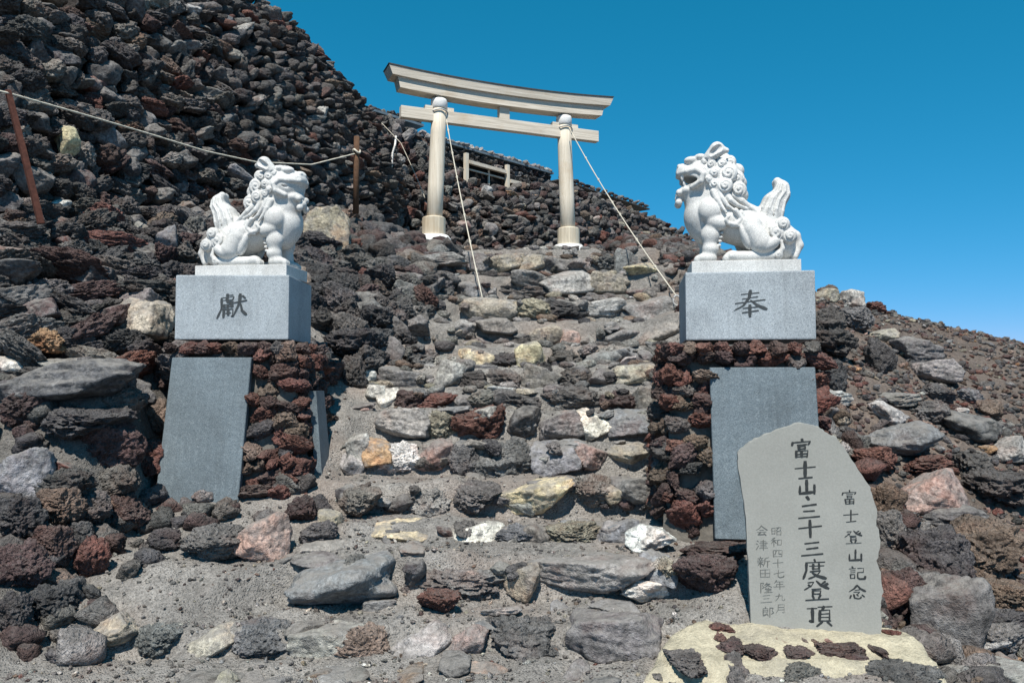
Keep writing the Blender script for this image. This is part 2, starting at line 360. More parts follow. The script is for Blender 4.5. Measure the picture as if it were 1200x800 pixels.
# ------------------------------------------------------------------ rock prototypes
_ico = {}
def ico(sub):
    if sub not in _ico:
        bm = bmesh.new(); bmesh.ops.create_icosphere(bm, subdivisions=sub, radius=1)
        _ico[sub] = (np.array([v.co for v in bm.verts]), np.array([[v.index for v in f.verts] for f in bm.faces])); bm.free()
    return _ico[sub]
def rock_shape(seed, kind, sub):
    rg = np.random.default_rng(seed); n, Fc = ico(sub); n = n/np.linalg.norm(n, axis=1)[:, None]
    k = {'lava': 11, 'block': 9, 'slab': 8, 'smooth': 22, 'shard': 8}[kind]
    pl = rg.normal(size=(k, 3)); pl /= np.linalg.norm(pl, axis=1)[:, None]
    if kind in ('block', 'slab'):
        ax = np.array([[1, 0, 0], [-1, 0, 0], [0, 1, 0], [0, -1, 0], [0, 0, 1], [0, 0, -1]])+rg.normal(size=(6, 3))*.34
        ax /= np.linalg.norm(ax, axis=1)[:, None]; pl = np.vstack([pl[:5 if kind == 'block' else 3], ax])
    d = rg.uniform(.66, 1.05, len(pl)); dots = n @ pl.T
    r = np.where(dots > 1e-3, d/np.maximum(dots, 1e-3), 9.)
    sh = {'lava': 20, 'block': 45, 'slab': 36, 'smooth': 8, 'shard': 60}[kind]
    r = (np.sum(np.exp(-sh*np.minimum(r, 3)), 1)); r = -np.log(r)/sh
    p = n*np.clip(r, .3, 1.4)[:, None]; o = rg.uniform(-50, 50, 3)
    if kind == 'lava':
        w = p+.18*np.stack([fbm(p*2.2+o+9*i, 3, i) for i in range(3)], -1)
        rid = 1-2*np.abs(fbm(w*2.6+o, 3, 3))
        rid2 = 1-2*np.abs(fbm(w*5.5+o+3, 3, 7)); big = rg.uniform(.22, .38)
        disp = big*fbm(w*1.5+o, 3, 1)+.17*rid+.10*rid2+.075*fbm(w*11+o, 3, 2)-.30*np.maximum(0, noise(w*3.6+o, 5)-.28)
    elif kind == 'shard': disp = .22*fbm(p*1.7+o, 3, 1)+.20*(1-2*np.abs(fbm(p*3+o, 2, 6)))+.10*fbm(p*8+o, 2, 2)
    elif kind == 'smooth': disp = .22*fbm(p*1.3+o, 4, 1)+.045*fbm(p*6+o, 4, 2)
    else:
        ly = fbm(np.stack([p[:, 0]*1.0, p[:, 1]*1.0, p[:, 2]*5], -1)+o, 4, 1)
        disp = .16*fbm(p*1.6+o, 4, 1)+.05*(1-2*np.abs(fbm(p*3.4+o, 3, 6)))+.05*fbm(p*7+o, 3, 2)+(.07 if kind == 'slab' else .035)*ly
    p = p+n*(disp*(1.45 if sub < 4 and kind == 'lava' else 1))[:, None]
    lo, hi = p.min(0), p.max(0); p = (p-(lo+hi)/2)/((hi-lo)/2)
    return p, Fc
PROTO = {}
for kd, cnt, mat in (('lava', 14, LAVA), ('block', 10, BLOCK), ('slab', 6, BLOCK), ('smooth', 4, BLOCK)):
    L = []
    for i in range(cnt):
        v, f = rock_shape(100*len(kd)+i*17+3, kd, 5 if kd == 'lava' else 4)
        me = bpy.data.meshes.new('rock_'+kd); 
        o = np_mesh('tmp', v, f, mat); me = o.data; bpy.data.objects.remove(o); me.name = 'rock_'+kd; L.append(me)
    PROTO[kd] = L
HERO = {}
for kd, cnt, mat in (('lava', 6, LAVA), ('block', 4, BLOCK), ('slab', 3, BLOCK), ('smooth', 2, BLOCK)):
    L = []
    for i in range(cnt):
        v, f = rock_shape(5000+100*len(kd)+i*31, kd, 6 if kd == 'lava' else 5)
        o = np_mesh('tmp', v, f, mat); me = o.data; bpy.data.objects.remove(o); me.name = 'large_rock_'+kd; L.append(me)
    HERO[kd] = L
LOW = {s: [rock_shape(900+i*13+s, ('shard', 'lava', 'shard', 'lava', 'block')[i % 5] if s == 3 else ('lava' if i % 5 else 'block'), s) for i in range(20)] for s in (1, 2, 3)}

PAL = {'K': (.074, .071, .071), 'D': (.125, .118, .113), 'G': (.185, .175, .163), 'L': (.31, .30, .28), 'B': (.160, .163, .165), 'R': (.135, .068, .056),
       'M': (.085, .058, .054), 'N': (.155, .115, .09), 'P': (.27, .195, .165), 'O': (.34, .21, .12), 'Y': (.46, .395, .26), 'T': (.30, .27, .21), 'W': (.60, .58, .52)}
def colour(c, j=.16):
    b = PAL[c]; k = random.uniform(1-j, 1+j*1.2); return (b[0]*k*random.uniform(.95, 1.05), b[1]*k, b[2]*k*random.uniform(.94, 1.05), 1)
def pick(weights): return random.choices(list(weights), list(weights.values()))[0]
def rock(name, loc, half, rot, col, kind='lava', parent=None, hero=False):
    o = bpy.data.objects.new(name, random.choice((HERO if hero else PROTO)[kind])); COL.objects.link(o)
    o.location = loc; o.scale = half; o.rotation_euler = rot; o.color = colour(col) if isinstance(col, str) else (*col, 1)
    if parent: o.parent = parent
    return o
class Stuff:
    """joins many small stones into one mesh"""
    def __init__(s): s.V = []; s.F = []; s.C = []; s.n = 0
    def add(s, loc, half, rot, col, sub=2):
        v, f = random.choice(LOW[sub]); M = np.array(Euler(rot).to_matrix())
        s.V.append((v*np.array(half)) @ M.T+np.array(loc)); s.F.append(f+s.n); s.n += len(v)
        s.C.append(np.tile(np.array(col[:3], np.float32), (len(v), 1)))
    def build(s, name, parent=None, smooth=False):
        o = np_mesh(name, np.vstack(s.V), np.vstack(s.F), LAVA_A, parent, smooth); set_col(o.data, np.vstack(s.C)); o['kind'] = 'stuff'; return o
def rrot(a=.35): return (random.uniform(-a, a), random.uniform(-a, a), random.uniform(-a, a))

# ------------------------------------------------------------------ dry stone walls
def catmull(p, t):
    n = len(p)-1; i = min(int(t), n-1); f = t-i
    a, b, c, d = p[max(i-1, 0)], p[i], p[i+1], p[min(i+2, n)]
    return .5*((2*b)+(c-a)*f+(2*a-5*b+4*c-d)*f*f+(3*b-a-3*c+d)*f**3)
class WallSurface:
    def __init__(s, stations, bulge=.25, sink=.3):
        s.foot = [P(*a)-Vector((0, 0, sink)) for a, b in stations]; s.top = [P(*b) for a, b in stations]; s.bulge = bulge; s.n = len(stations)-1
    def pt(s, u, v):
        f = catmull(s.foot, u); t = catmull(s.top, u); p = f.lerp(t, v)
        du = (catmull(s.foot, min(u+.02, s.n))-catmull(s.foot, max(u-.02, 0))).normalized()
        nrm = du.cross(t-f).normalized()
        return p+nrm*(s.bulge*4*v*(1-v)), nrm, du
    def length(s, v=.5):
        pts = [s.pt(s.n*i/80, v)[0] for i in range(81)]
        return pts, [0]+list(np.cumsum([(pts[i+1]-pts[i]).length for i in range(80)]))
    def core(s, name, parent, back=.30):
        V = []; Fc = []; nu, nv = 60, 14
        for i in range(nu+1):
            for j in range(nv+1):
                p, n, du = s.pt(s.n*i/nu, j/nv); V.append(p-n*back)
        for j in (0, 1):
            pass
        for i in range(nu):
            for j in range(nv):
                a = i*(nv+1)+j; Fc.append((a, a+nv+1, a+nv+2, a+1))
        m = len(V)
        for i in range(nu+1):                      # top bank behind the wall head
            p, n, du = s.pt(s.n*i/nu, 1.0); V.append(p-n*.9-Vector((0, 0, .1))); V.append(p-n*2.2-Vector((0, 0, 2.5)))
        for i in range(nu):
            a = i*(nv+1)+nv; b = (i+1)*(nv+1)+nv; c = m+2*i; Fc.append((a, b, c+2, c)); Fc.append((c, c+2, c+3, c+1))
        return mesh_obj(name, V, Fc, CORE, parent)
def stack_wall(surf, parent, hgt, wid, weights, limit, stuff_name, name='stone', hero_near=9.5, vmax=1.0, hmin=.09):
    rows = []; H = (catmull(surf.top, surf.n*.4)-catmull(surf.foot, surf.n*.4)).length
    nrow = int(H/hgt)+1
    for j in range(nrow+1):
        v = (j+.35)/nrow
        if v > vmax: continue
        pts, cum = surf.length(v); s = random.uniform(0, wid); T = cum[-1]
        while s < T:
            w = random.choice((.6, .8, 1, 1.2, 1.5, 1.9))*wid; u = np.interp(s+w/2, cum, np.linspace(0, surf.n, 81))
            hloc = (catmull(surf.top, u)-catmull(surf.foot, u)).length/nrow
            p, n, du = surf.pt(float(u), min(1.02, v+random.uniform(-.3, .3)/nrow)); s += w*random.uniform(.80, .92)
            px = 600+F_PX*p.x/p.y; py = 450-F_PX*(p.z-EYE)/p.y
            rows.append((p, n, du, w, hloc, px, py))
    vis = [r for r in rows if -30 < r[5] < 1230 and -30 < r[6] < 830]
    vis.sort(key=lambda r: r[0].y); big = vis[:limit]; rest = vis[limit:]
    st = Stuff()
    for k, (p, n, du, w, hl, px, py) in enumerate(big+rest):
        h = max(hmin*random.uniform(.8, 1.3), hl*random.uniform(.8, 1.5)); yaw = math.atan2(du.y, du.x)
        tilt = random.gauss(.0, .36)
        rot = (Matrix.Rotation(yaw, 3, 'Z') @ Euler((random.gauss(-.15, .2), tilt, random.gauss(0, .2))).to_matrix()).to_euler()
        half = (w*.53, random.uniform(.17, .26), h*.55); col = pick(weights); loc = p-n*random.uniform(-.08, .12)
        if k < len(big): rock(name, loc, half, rot, col, 'lava' if random.random() < .8 else 'block', parent, hero=p.y < hero_near and w*F_PX/p.y > 30)
        else: st.add(loc, half, rot, colour(col), 3)
    if rest: tag(st.build(stuff_name, parent, False), kind='stuff')

WALLCOL = dict(K=52, D=32, M=8, R=3, G=5, N=2, B=2, L=1)
big_wall = thing('lava_rock_wall', 'tall curved dry-stone wall of dark lava rocks filling the upper left', 'stone wall', P(200, 240, 10.5))
mi = big_wall.matrix_world
w1 = WallSurface([((-260, 300, 6.0), (-260, -330, 8.6)), ((-120, 275, 7.0), (-120, -280, 9.6)), ((0, 255, 8.1), (0, -235, 10.6)), ((150, 240, 10.0), (150, -150, 12.2)),
                  ((300, 240, 12.4), (264, -28, 13.6)), ((400, 245, 14.8), (350, 44, 15.3)), ((455, 240, 16.8), (416, 122, 17.2)), ((462, 240, 18.6), (424, 136, 18.6)), ((440, 240, 20.5), (420, 140, 20.5))], .28, .35)
class Local:                                        # children keep world coordinates: shift by the thing's own base
    pass
def adopt(root):
    inv = Matrix.Translation(root.location).inverted()
    for c in root.children:
        if 'placed' not in c.keys(): c.matrix_parent_inverse = inv
big_wall['kind'] = 'thing'; w1.core('rubble_core', big_wall); stack_wall(w1, big_wall, .195, .27, WALLCOL, 300, 'smaller_stones'); adopt(big_wall)

far_wall = thing('hut_terrace_wall', 'lower dry-stone terrace wall running behind the torii and up to the skyline', 'stone wall', P(620, 270, 21))
w2 = WallSurface([((440, 270, 18.4), (434, 136, 19.4)), ((500, 275, 19), (489, 154, 20)), ((560, 272, 20), (545, 212, 21.3)), ((640, 278, 22), (640, 218, 23.3)),
                  ((700, 285, 24), (690, 228, 25.3)), ((760, 292, 26), (757, 253, 27.5)), ((830, 318, 27), (825, 287, 28))], .12, .5)
far_wall['kind'] = 'thing'; w2.core('rubble_core', far_wall); stack_wall(w2, far_wall, .165, .24, dict(K=40, D=34, M=10, R=6, G=10, N=5, L=2, T=1), 260, 'smaller_stones')
for (px, py, w, hh, c) in ((597, 229, 20, 8, 'O'), (628, 231, 18, 8, 'O'), (567, 222, 13, 10, 'L'), (500, 158, 10, 7, 'L'), (580, 245, 16, 9, 'B'), (610, 262, 22, 12, 'D'), (545, 268, 26, 20, 'P'), (568, 270, 20, 16, 'G')):
    best = min(((600+F_PX*q[0].x/q[0].y-px)**2+(450-F_PX*(q[0].z-EYE)/q[0].y-py)**2, k) for k, q in enumerate([w2.pt(w2.n*a/120, b/20) for a in range(121) for b in range(21)]))
    a, b = divmod(best[1], 21); q, n_, du = w2.pt(w2.n*a/120, b/20); q = q+n_*.12; kk = q.y/F_PX
    rock('stone', q, (w/2*kk, .14, hh/2*kk), (0, .15, math.atan2(du.y, du.x)), c, 'block', far_wall)
adopt(far_wall)

# ------------------------------------------------------------------ stone hut on the terrace
hut = thing('stone_hut', 'low stone hut with timber-framed window on the terrace behind the torii', 'hut', P(560, 200, 21))
def facade(px, py, D, dy=0): return P(px, py, D)
A, B = P(497, 190, 20.2), P(646, 214, 23.8)
wdir = (B-A); wdir.z = 0; wdir.normalize(); nrm = Vector((wdir.y, -wdir.x, 0))
yaw = math.atan2(wdir.y, wdir.x); Rz = Matrix.Rotation(yaw, 3, 'Z'); Lh = (Vector((B.x-A.x, B.y-A.y))).length
zt = P(497, 160, 20.2).z; zb = P(497, 205, 20.2).z
def hp(s, out, z): return Vector((A.x, A.y, 0))+wdir*s+nrm*out+Vector((0, 0, z))
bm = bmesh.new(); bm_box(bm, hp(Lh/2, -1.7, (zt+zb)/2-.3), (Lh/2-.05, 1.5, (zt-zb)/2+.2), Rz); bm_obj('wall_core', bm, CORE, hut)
s_w0, s_w1 = Lh*.30, Lh*.60                         # window opening
for j in range(6):
    s = random.uniform(0, .2)
    while s < Lh:
        w = random.uniform(.22, .42); z = zb+(j+.4)/6*(zt-zb)
        if not (s_w0-.15 < s+w/2 < s_w1+.15 and z < zt-.35):
            rock('stone', hp(s+w/2, -.15, z), (w*.56, .17, (zt-zb)/6*.62), (random.gauss(0, .2), random.gauss(0, .2), yaw), pick(WALLCOL), 'lava', hut)
        s += w*.9
bm = bmesh.new(); bm_box(bm, hp((s_w0+s_w1)/2, -.165, (zt+zb)/2-.2), ((s_w1-s_w0)/2, .02, (zt-zb)/2-.05), Rz); bm_obj('window_dark_panel', bm, DARK, hut)  # near-black panel fills the opening, painting in the unlit room behind
for s in (s_w0-.06, s_w1+.04):
    bm = bmesh.new(); bm_box(bm, hp(s, .04, (zt+zb)/2-.12), (.05, .05, (zt-zb)/2-.02), Rz); bm_obj('window_post', bm, WOOD_Z, hut)
bm = bmesh.new(); bm_box(bm, hp((s_w0+s_w1)/2-.02, .05, zt-.36), ((s_w1-s_w0)/2-.03, .05, .045), Rz); bm_obj('window_lintel', bm, WOOD_X, hut)
bm = bmesh.new(); bm_box(bm, hp((s_w0+s_w1)/2+.05, -.06, zt-.52), ((s_w1-s_w0)/2, .03, .02), Rz); bm_obj('window_rail', bm, WOOD_X, hut)
bm = bmesh.new(); bm_box(bm, hp((s_w0*.4+s_w1*.6), -.06, zb+.42), (.02, .02, .3), Rz); bm_obj('window_mullion', bm, WOOD_Z, hut)
bm = bmesh.new(); bm_box(bm, hp(s_w1+.65, .04, zb+.40), (.52, .06, .05), Rz); bm_obj('sill_beam', bm, WOOD_X, hut)
bm = bmesh.new(); bm_box(bm, hp(Lh/2, -1.70, zt+.02), (Lh/2+.1, 1.72, .028), Rz); rf = bm_obj('roof', bm, HUTROOF, hut)
s = -.05
while s < Lh+.05:                                   # pale stones that weigh the roof edge down
    w = random.uniform(.12, .24)
    rock('roof_stone', hp(s, -.06+random.uniform(-.05, .05), zt+.09), (w*.55, .09, random.uniform(.05, .085)), rrot(.3), pick(dict(L=5, B=5, G=3)), 'block', hut); s += w*.95
adopt(hut)

hut2 = thing('sheet_roofed_hut', 'roof edge of a hut weighted with stones above the wall left of the torii', 'hut', P(462, 145, 20))
a, b = P(434, 132, 19.6), P(493, 150, 20.6); wd = (b-a); L2 = wd.length; wd.normalize()
n2 = Vector((wd.y, -wd.x, 0)).normalized()
def rp(s, o, z): return a+wd*s+n2*o+Vector((0, 0, z))
R2 = Matrix.Rotation(math.atan2(wd.y, wd.x), 3, 'Z')
V = [rp(0, .15, 0), rp(L2, .15, 0), rp(L2, -2, 0), rp(0, -2, 0), rp(0, .15, .06), rp(L2, .15, .06), rp(L2, -2, .06), rp(0, -2, .06)]
mesh_obj('roof_sheet', V, [(0, 3, 2, 1), (4, 5, 6, 7), (0, 1, 5, 4), (1, 2, 6, 5), (2, 3, 7, 6), (3, 0, 4, 7)], HUTROOF, hut2, False)
s = 0
while s < L2:
    w = random.uniform(.12, .22); rock('roof_stone', rp(s, .05+random.uniform(-.1, .05), .12), (w*.55, .1, random.uniform(.05, .09)), rrot(), pick(dict(K=4, D=4, M=3, G=2)), 'lava', hut2); s += w*.85
adopt(hut2)
hut3 = thing('roofed_shelter', 'low shelter with thin dark roof edge on the terrace wall right of the torii', 'shelter', P(720, 240, 26))
for (p0, p1) in ((P(655, 211, 24.0), P(760, 246, 27.8)),):
    d = p1-p0; V = []
    for k, (o, z) in enumerate(((.06, 0), (-1.5, 0), (-1.5, .035), (.06, .035))):
        nn = Vector((d.y, -d.x, 0)).normalized(); V += [p0+nn*o+Vector((0, 0, z)), p1+nn*o+Vector((0, 0, z))]
    mesh_obj('roof_sheet', V, [(0, 2, 3, 1), (4, 6, 7, 5), (0, 1, 7, 6), (2, 4, 5, 3), (0, 6, 4, 2), (1, 3, 5, 7)], DARKMETAL, hut3, False)
    for k in range(16):
        q = p0.lerp(p1, (k+.5)/16); rock('roof_stone', q+Vector((0, 0, .11)), (random.uniform(.08, .15), .1, .06), rrot(), pick(dict(K=3, D=3, M=2, G=2)), 'lava', hut3)
adopt(hut3)

# ------------------------------------------------------------------ stone steps
stairs = thing('stone_staircase', 'rough stone staircase of lava blocks climbing to the torii', 'staircase', (0, 5, .1))
STONES = [
 [(160,210,735,772,'B'),(203,272,738,778,'T'),(268,340,728,780,'B'),(345,420,733,775,'L'),(398,456,735,785,'P'),(456,522,735,800,'L'),(522,568,730,782,'P'),(578,662,728,778,'D'),(668,768,722,778,'D')],
 [(480,592,664,706,'G'),(597,634,658,696,'T'),(632,752,654,690,'G'),(750,792,651,682,'B')],
 [(438,517,618,643,'Y'),(517,588,617,648,'W'),(587,647,617,643,'B'),(643,702,611,636,'T'),(700,748,608,640,'B')],
 [(398,446,573,612,'G'),(448,482,580,605,'K'),(480,527,574,606,'L'),(526,582,568,602,'D'),(582,671,567,599,'Y'),(669,720,559,592,'G'),(717,768,559,590,'D')],
 [(408,431,511,541,'L'),(429,459,516,546,'O'),(446,493,522,563,'W'),(484,530,519,557,'P'),(526,563,522,559,'D'),(559,622,519,566,'B'),(624,674,520,554,'B'),(672,711,521,549,'P'),(710,757,519,548,'T')],
 [(443,504,483,514,'L'),(502,540,483,517,'T'),(529,591,480,521,'R'),(589,634,480,519,'K'),(632,679,487,516,'G'),(676,717,483,518,'W'),(714,761,482,510,'B'),(756,780,484,506,'T')],
 [(436,463,453,476,'W'),(460,497,456,481,'M'),(492,544,457,482,'R'),(542,578,459,481,'G'),(576,640,456,486,'D'),(638,702,455,485,'D'),(700,744,458,483,'M'),(741,772,454,481,'G')],
 [(411,443,432,451,'W'),(443,502,429,453,'D'),(510,543,425,454,'L'),(539,574,433,458,'K'),(572,615,432,459,'D'),(614,656,430,459,'G'),(646,692,431,459,'D'),(689,720,431,453,'D'),(718,778,429,451,'T')],
 [(468,512,410,433,'D'),(511,536,414,431,'L'),(535,577,412,434,'Y'),(574,609,411,434,'K'),(606,637,404,436,'Y'),(636,687,409,433,'D'),(684,721,411,433,'B'),(719,757,407,431,'B'),(754,792,407,431,'D')],
 [(528,562,374,397,'L'),(550,587,390,413,'D'),(578,627,394,413,'D'),(560,600,374,392,'G'),(624,662,384,411,'T'),(655,680,386,411,'P'),(676,707,389,411,'G'),(706,752,381,409,'G'),(748,796,381,409,'G')],
 [(543,600,351,379,'T'),(598,648,351,379,'T'),(640,687,351,373,'K'),(640,692,372,393,'M'),(689,737,350,371,'L'),(733,797,348,376,'G')],
 [(533,580,329,356,'G'),(576,642,329,353,'D'),(598,642,317,336,'G'),(636,695,319,344,'L'),(692,735,324,346,'T'),(731,792,335,353,'M')],
 [(538,572,297,319,'G'),(570,612,299,319,'T'),(608,644,300,319,'T'),(638,668,303,319,'D'),(665,700,299,318,'G'),(718,747,297,326,'B'),(744,772,309,327,'W'),(698,722,298,316,'D')],
 []]
for i, row in enumerate(STONES):
    D = SD[i]
    for (x0, x1, y0, y1, c) in row:
        p = P((x0+x1)/2, (y0+y1)/2, D+.10); k = (D+.02)/F_PX
        hx, hz = (x1-x0)/2*k*1.26, (y1-y0)/2*k*1.22; hy = min(.30, max(.13, hx*.85))
        kd = 'lava' if (c in 'KDMRN' and random.random() < .6) or random.random() < .2 else ('smooth' if c == 'B' and random.random() < .3 else 'block')
        rock('step_stone', (p.x, D+hy*.74-.02+random.uniform(-.03, .03), p.z+random.uniform(-.02, .015)), (hx, hy, hz), (random.gauss(.05, .08), random.gauss(0, .12), random.choice((0, math.pi))+random.gauss(0, .2)), c, kd, stairs, hero=(i < 6))
    if i == 0: continue
    xl, xr = STEPS[i][2], STEPS[i][3]                # small stones packed into the joints and along the tread edge
    for _ in range(15):
        px = random.uniform(xl, xr); q = P(px, STEPS[i][0]+random.uniform(2, 26), D); r = random.uniform(.035, .10)
        rock('packing_stone', (q.x, D+random.uniform(.01, .07), q.z), (r*1.3, r, r*.8), (random.gauss(0, .4), random.gauss(0, .3), random.uniform(0, 6.3)), pick(dict(G=6, D=6, K=3, L=2, N=2, T=2, M=2)), random.choice(('lava', 'block')), stairs)
for _ in range(85):                                  # worn stones half sunk in the treads
    y = random.uniform(4.3, 9.5); px = random.uniform(330, 780) if y > 5.4 else random.uniform(180, 720); x = (px-600)/F_PX*y
    near = min(abs(y-d) for d in SD)
    if near < .10: continue
    r = random.uniform(.07, .17); c = pick(dict(G=8, D=6, B=3, L=3, T=2, N=2, P=1))
    rock('tread_stone', (x, y, gz(x, y)-.005), (r*random.uniform(1, 1.5), r*.8, random.uniform(.03, .055)), (random.gauss(.12, .08), random.gauss(0, .08), random.uniform(0, 6.3)), c, random.choice(('slab', 'block', 'block')), stairs, hero=False)
adopt(stairs)

# ------------------------------------------------------------------ rocky bank at the left of the steps (stones stacked against the slope)
bank = thing('lava_rock_bank', 'jumbled bank of stacked lava boulders between the steps and the tall wall', 'rock bank', (-3, 9, 2.5))
def scatter(inside, xr, yr, sizes, over=.8, tries=40):
    pts = []; cell = {}
    for r in sizes:
        for _ in range(tries):
            x = random.uniform(*xr); y = random.uniform(*yr)
            if not inside(x, y): continue
            ok = True; cx, cy = int(x//.6), int(y//.6)
            for a in range(cx-1, cx+2):
                for b in range(cy-1, cy+2):
                    for (qx, qy, qr) in cell.get((a, b), ()):
                        if (qx-x)**2+(qy-y)**2 < ((qr+r)*over)**2: ok = False; break
                    if not ok: break
                if not ok: break
            if ok: cell.setdefault((cx, cy), []).append((x, y, r)); pts.append((x, y, r)); break
    return pts
def px_of(x, y, z): return 600+F_PX*x/y, 450-F_PX*(z-EYE)/y
def in_ped(x, y): return (-3.15 < x < -1.55 and 6.2 < y < 8.1) or (1.0 < x < 2.6 and 5.9 < y < 7.4)
def in_bank(x, y):
    xl = np.interp(y, SD, [(s[2]-600)/F_PX*s[1] for s in STEPS])
    return x < xl-.08 and not (-2.1 < x < -.7 and 13.6 < y < 15.8) and y > 6.3 and not in_ped(x, y) and not (y < 8.3 and x > -2.9 and y < 7.9) and x > -.62*y-.6 and not (x > -3.4 and y < 7.3)
BANKCOL = dict(K=48, D=30, M=9, R=3, G=6, N=4)
w3 = WallSurface([((-160, 455, 6.4), (-160, 285, 7.0)), ((-20, 440, 6.85), (-20, 262, 8.0)), ((150, 440, 7.2), (150, 247, 9.9)), ((300, 428, 8.1), (300, 247, 12.3)), ((400, 425, 8.6), (395, 252, 14.3)),
                  ((440, 405, 9.2), (440, 257, 15.2)), ((480, 375, 10.2), (468, 274, 15.3)), ((520, 335, 11.8), (492, 289, 14.8)), ((535, 308, 13.2), (503, 298, 14.4))], .24, .15)
bank['kind'] = 'thing'; w3.core('rubble_core', bank, .26)
stack_wall(w3, bank, .27, .40, BANKCOL, 299, 'smaller_stones', 'boulder', 11.5, 1.0, .2)
st = Stuff()
for _ in range(900):                                # chips wedged between the boulders
    u = random.uniform(0, w3.n); v = random.uniform(0, 1); p, n, du = w3.pt(u, v); r = random.uniform(.04, .10)
    st.add(p-n*random.uniform(.02, .16), (r*1.2, r, r*.8), rrot(.6), colour(pick(BANKCOL)), 2)
st.build('wedged_chips', bank, False)
adopt(bank)

# ------------------------------------------------------------------ brush lettering
def box_(x0, y0, x1, y1): return [f'{x0},{y0} {x0+2},{y1}', f'{x0},{y0} {x1},{y0-1} {x1-2},{y1}', f'{x0+2},{y1-2} {x1-2},{y1-3}']
GLYPH = {
 '富': ['50,2 51,13', '14,16 10,31', '14,17 86,15 77,29', '34,30 66,29'] + box_(36, 38, 64, 53) + box_(26, 62, 75, 95) + ['50,62 50,93', '28,78 73,77'],
 '士': ['12,38 88,33', '50,6 50,84', '26,86 76,83'],
 '山': ['50,12 50,80', '18,42 19,83 83,80', '84,40 84,87'],
 '・': ['46,42 55,56'],
 '三': ['24,20 76,16', '30,49 70,46', '10,83 92,77'],
 '十': ['8,47 92,41', '50,8 50,94'],
 '度': ['50,2 52,12', '18,17 88,14', '20,16 18,55 5,95', '30,34 87,32', '46,24 46,48', '68,24 68,48', '46,48 68,47', '34,60 76,58 58,80 28,97', '40,66 60,84 94,97'],
 '登': ['18,12 42,10 30,28 6,45', '20,24 30,31', '52,5 66,24 96,41', '82,8 70,18', '90,20 76,28', '34,42 66,41'] + box_(36, 50, 66, 66) + ['36,70 42,84', '66,68 58,84', '10,92 92,89'],
 '頂': ['6,18 40,16', '24,17 24,80 13,73', '46,10 95,8', '68,10 62,24', '52,26 52,74', '52,26 88,25 88,74', '52,42 88,41', '52,58 88,57', '52,74 88,73', '60,77 42,97', '78,77 96,97'],
 '記': ['22,6 28,14', '8,22 42,20', '14,34 38,33', '14,46 38,45'] + box_(14, 60, 38, 86) + ['52,18 86,16 84,46', '56,46 84,44', '54,46 54,80 66,90 92,88 93,72'],
 '念': ['50,2 34,26 5,47', '50,2 68,26 96,45', '38,36 62,35', '32,48 66,47 54,62', '16,70 12,89', '32,66 36,88 56,94 70,90 71,80', '48,64 54,76', '78,68 89,83'],
 '昭': ['10,22 12,80', '10,22 36,21 35,80', '12,48 35,47', '12,78 35,77', '48,16 86,14 82,42 75,38', '64,15 60,32 45,47'] + box_(52, 54, 86, 88),
 '和': ['38,8 14,20', '6,34 48,32', '28,18 28,95', '26,36 7,67', '30,38 47,59'] + box_(58, 30, 90, 80),
 '四': ['14,22 18,84', '14,22 88,20 84,84', '38,22 36,46 26,62', '60,22 60,54 78,56', '18,80 84,79'],
 '七': ['8,51 92,35', '44,12 44,78 56,88 88,84 91,71'],
 '年': ['30,4 13,33', '24,22 84,20', '28,44 78,43', '28,44 28,68', '5,69 95,67', '54,22 54,98'],
 '九': ['12,36 72,32 70,78 82,88 94,84 95,70', '42,8 38,50 9,93'],
 '月': ['28,10 26,60 9,95', '28,10 76,9 76,92 63,86', '28,36 76,35', '28,60 76,59'],
 '会': ['50,2 34,26 5,47', '50,2 68,26 96,45', '34,46 66,45', '16,62 86,60', '46,62 22,88 76,84', '66,72 85,95'],
 '津': ['12,10 24,20', '6,34 18,44', '8,91 26,58', '40,18 82,16 82,48', '32,32 93,31', '40,48 82,47', '38,64 86,63', '32,80 95,78', '60,4 60,98'],
 '新': ['26,2 28,10', '8,16 46,15', '18,20 22,30', '38,20 34,30', '4,36 50,35', '6,54 48,53', '27,36 27,95', '25,56 7,81', '30,58 47,75', '88,6 60,20', '60,20 58,60 47,93', '60,44 97,42', '80,44 80,97'],
 '田': box_(14, 18, 86, 86) + ['50,17 50,84', '16,50 84,49'],
 '隆': ['10,8 10,97', '10,8 32,7 22,30 34,48 19,57', '60,4 41,27', '54,16 82,15 39,47', '54,22 95,47', '50,54 43,65', '46,62 90,61', '50,76 88,75', '68,52 68,92', '37,94 97,92'],
 '郎': ['26,4 30,12', '12,18 46,17 46,50', '12,34 46,33', '12,50 46,49', '12,18 12,84 35,73', '38,62 51,85', '62,12 62,98', '62,12 88,11 76,36 92,56 73,67'],
 '獻': ['34,4 34,18', '34,11 52,8', '14,20 58,17 52,28', '16,20 14,60 2,98', '22,30 50,27', '34,20 34,38 51,37', '22,46 52,44', '24,46 24,58', '38,46 38,58', '50,45 50,58', '22,58 52,56', '22,66 21,97', '22,66 55,64 54,96 48,92', '38,66 37,90', '29,80 47,78', '60,40 97,35', '78,8 76,44 57,96', '78,46 86,72 99,92', '86,14 95,25'],
 '奉': ['24,17 76,13', '28,31 72,27', '8,48 92,42', '50,2 46,30 30,56 4,72', '54,40 70,58 98,76', '32,67 70,64', '28,81 72,78', '50,56 50,98']}
LR = random.Random(5)
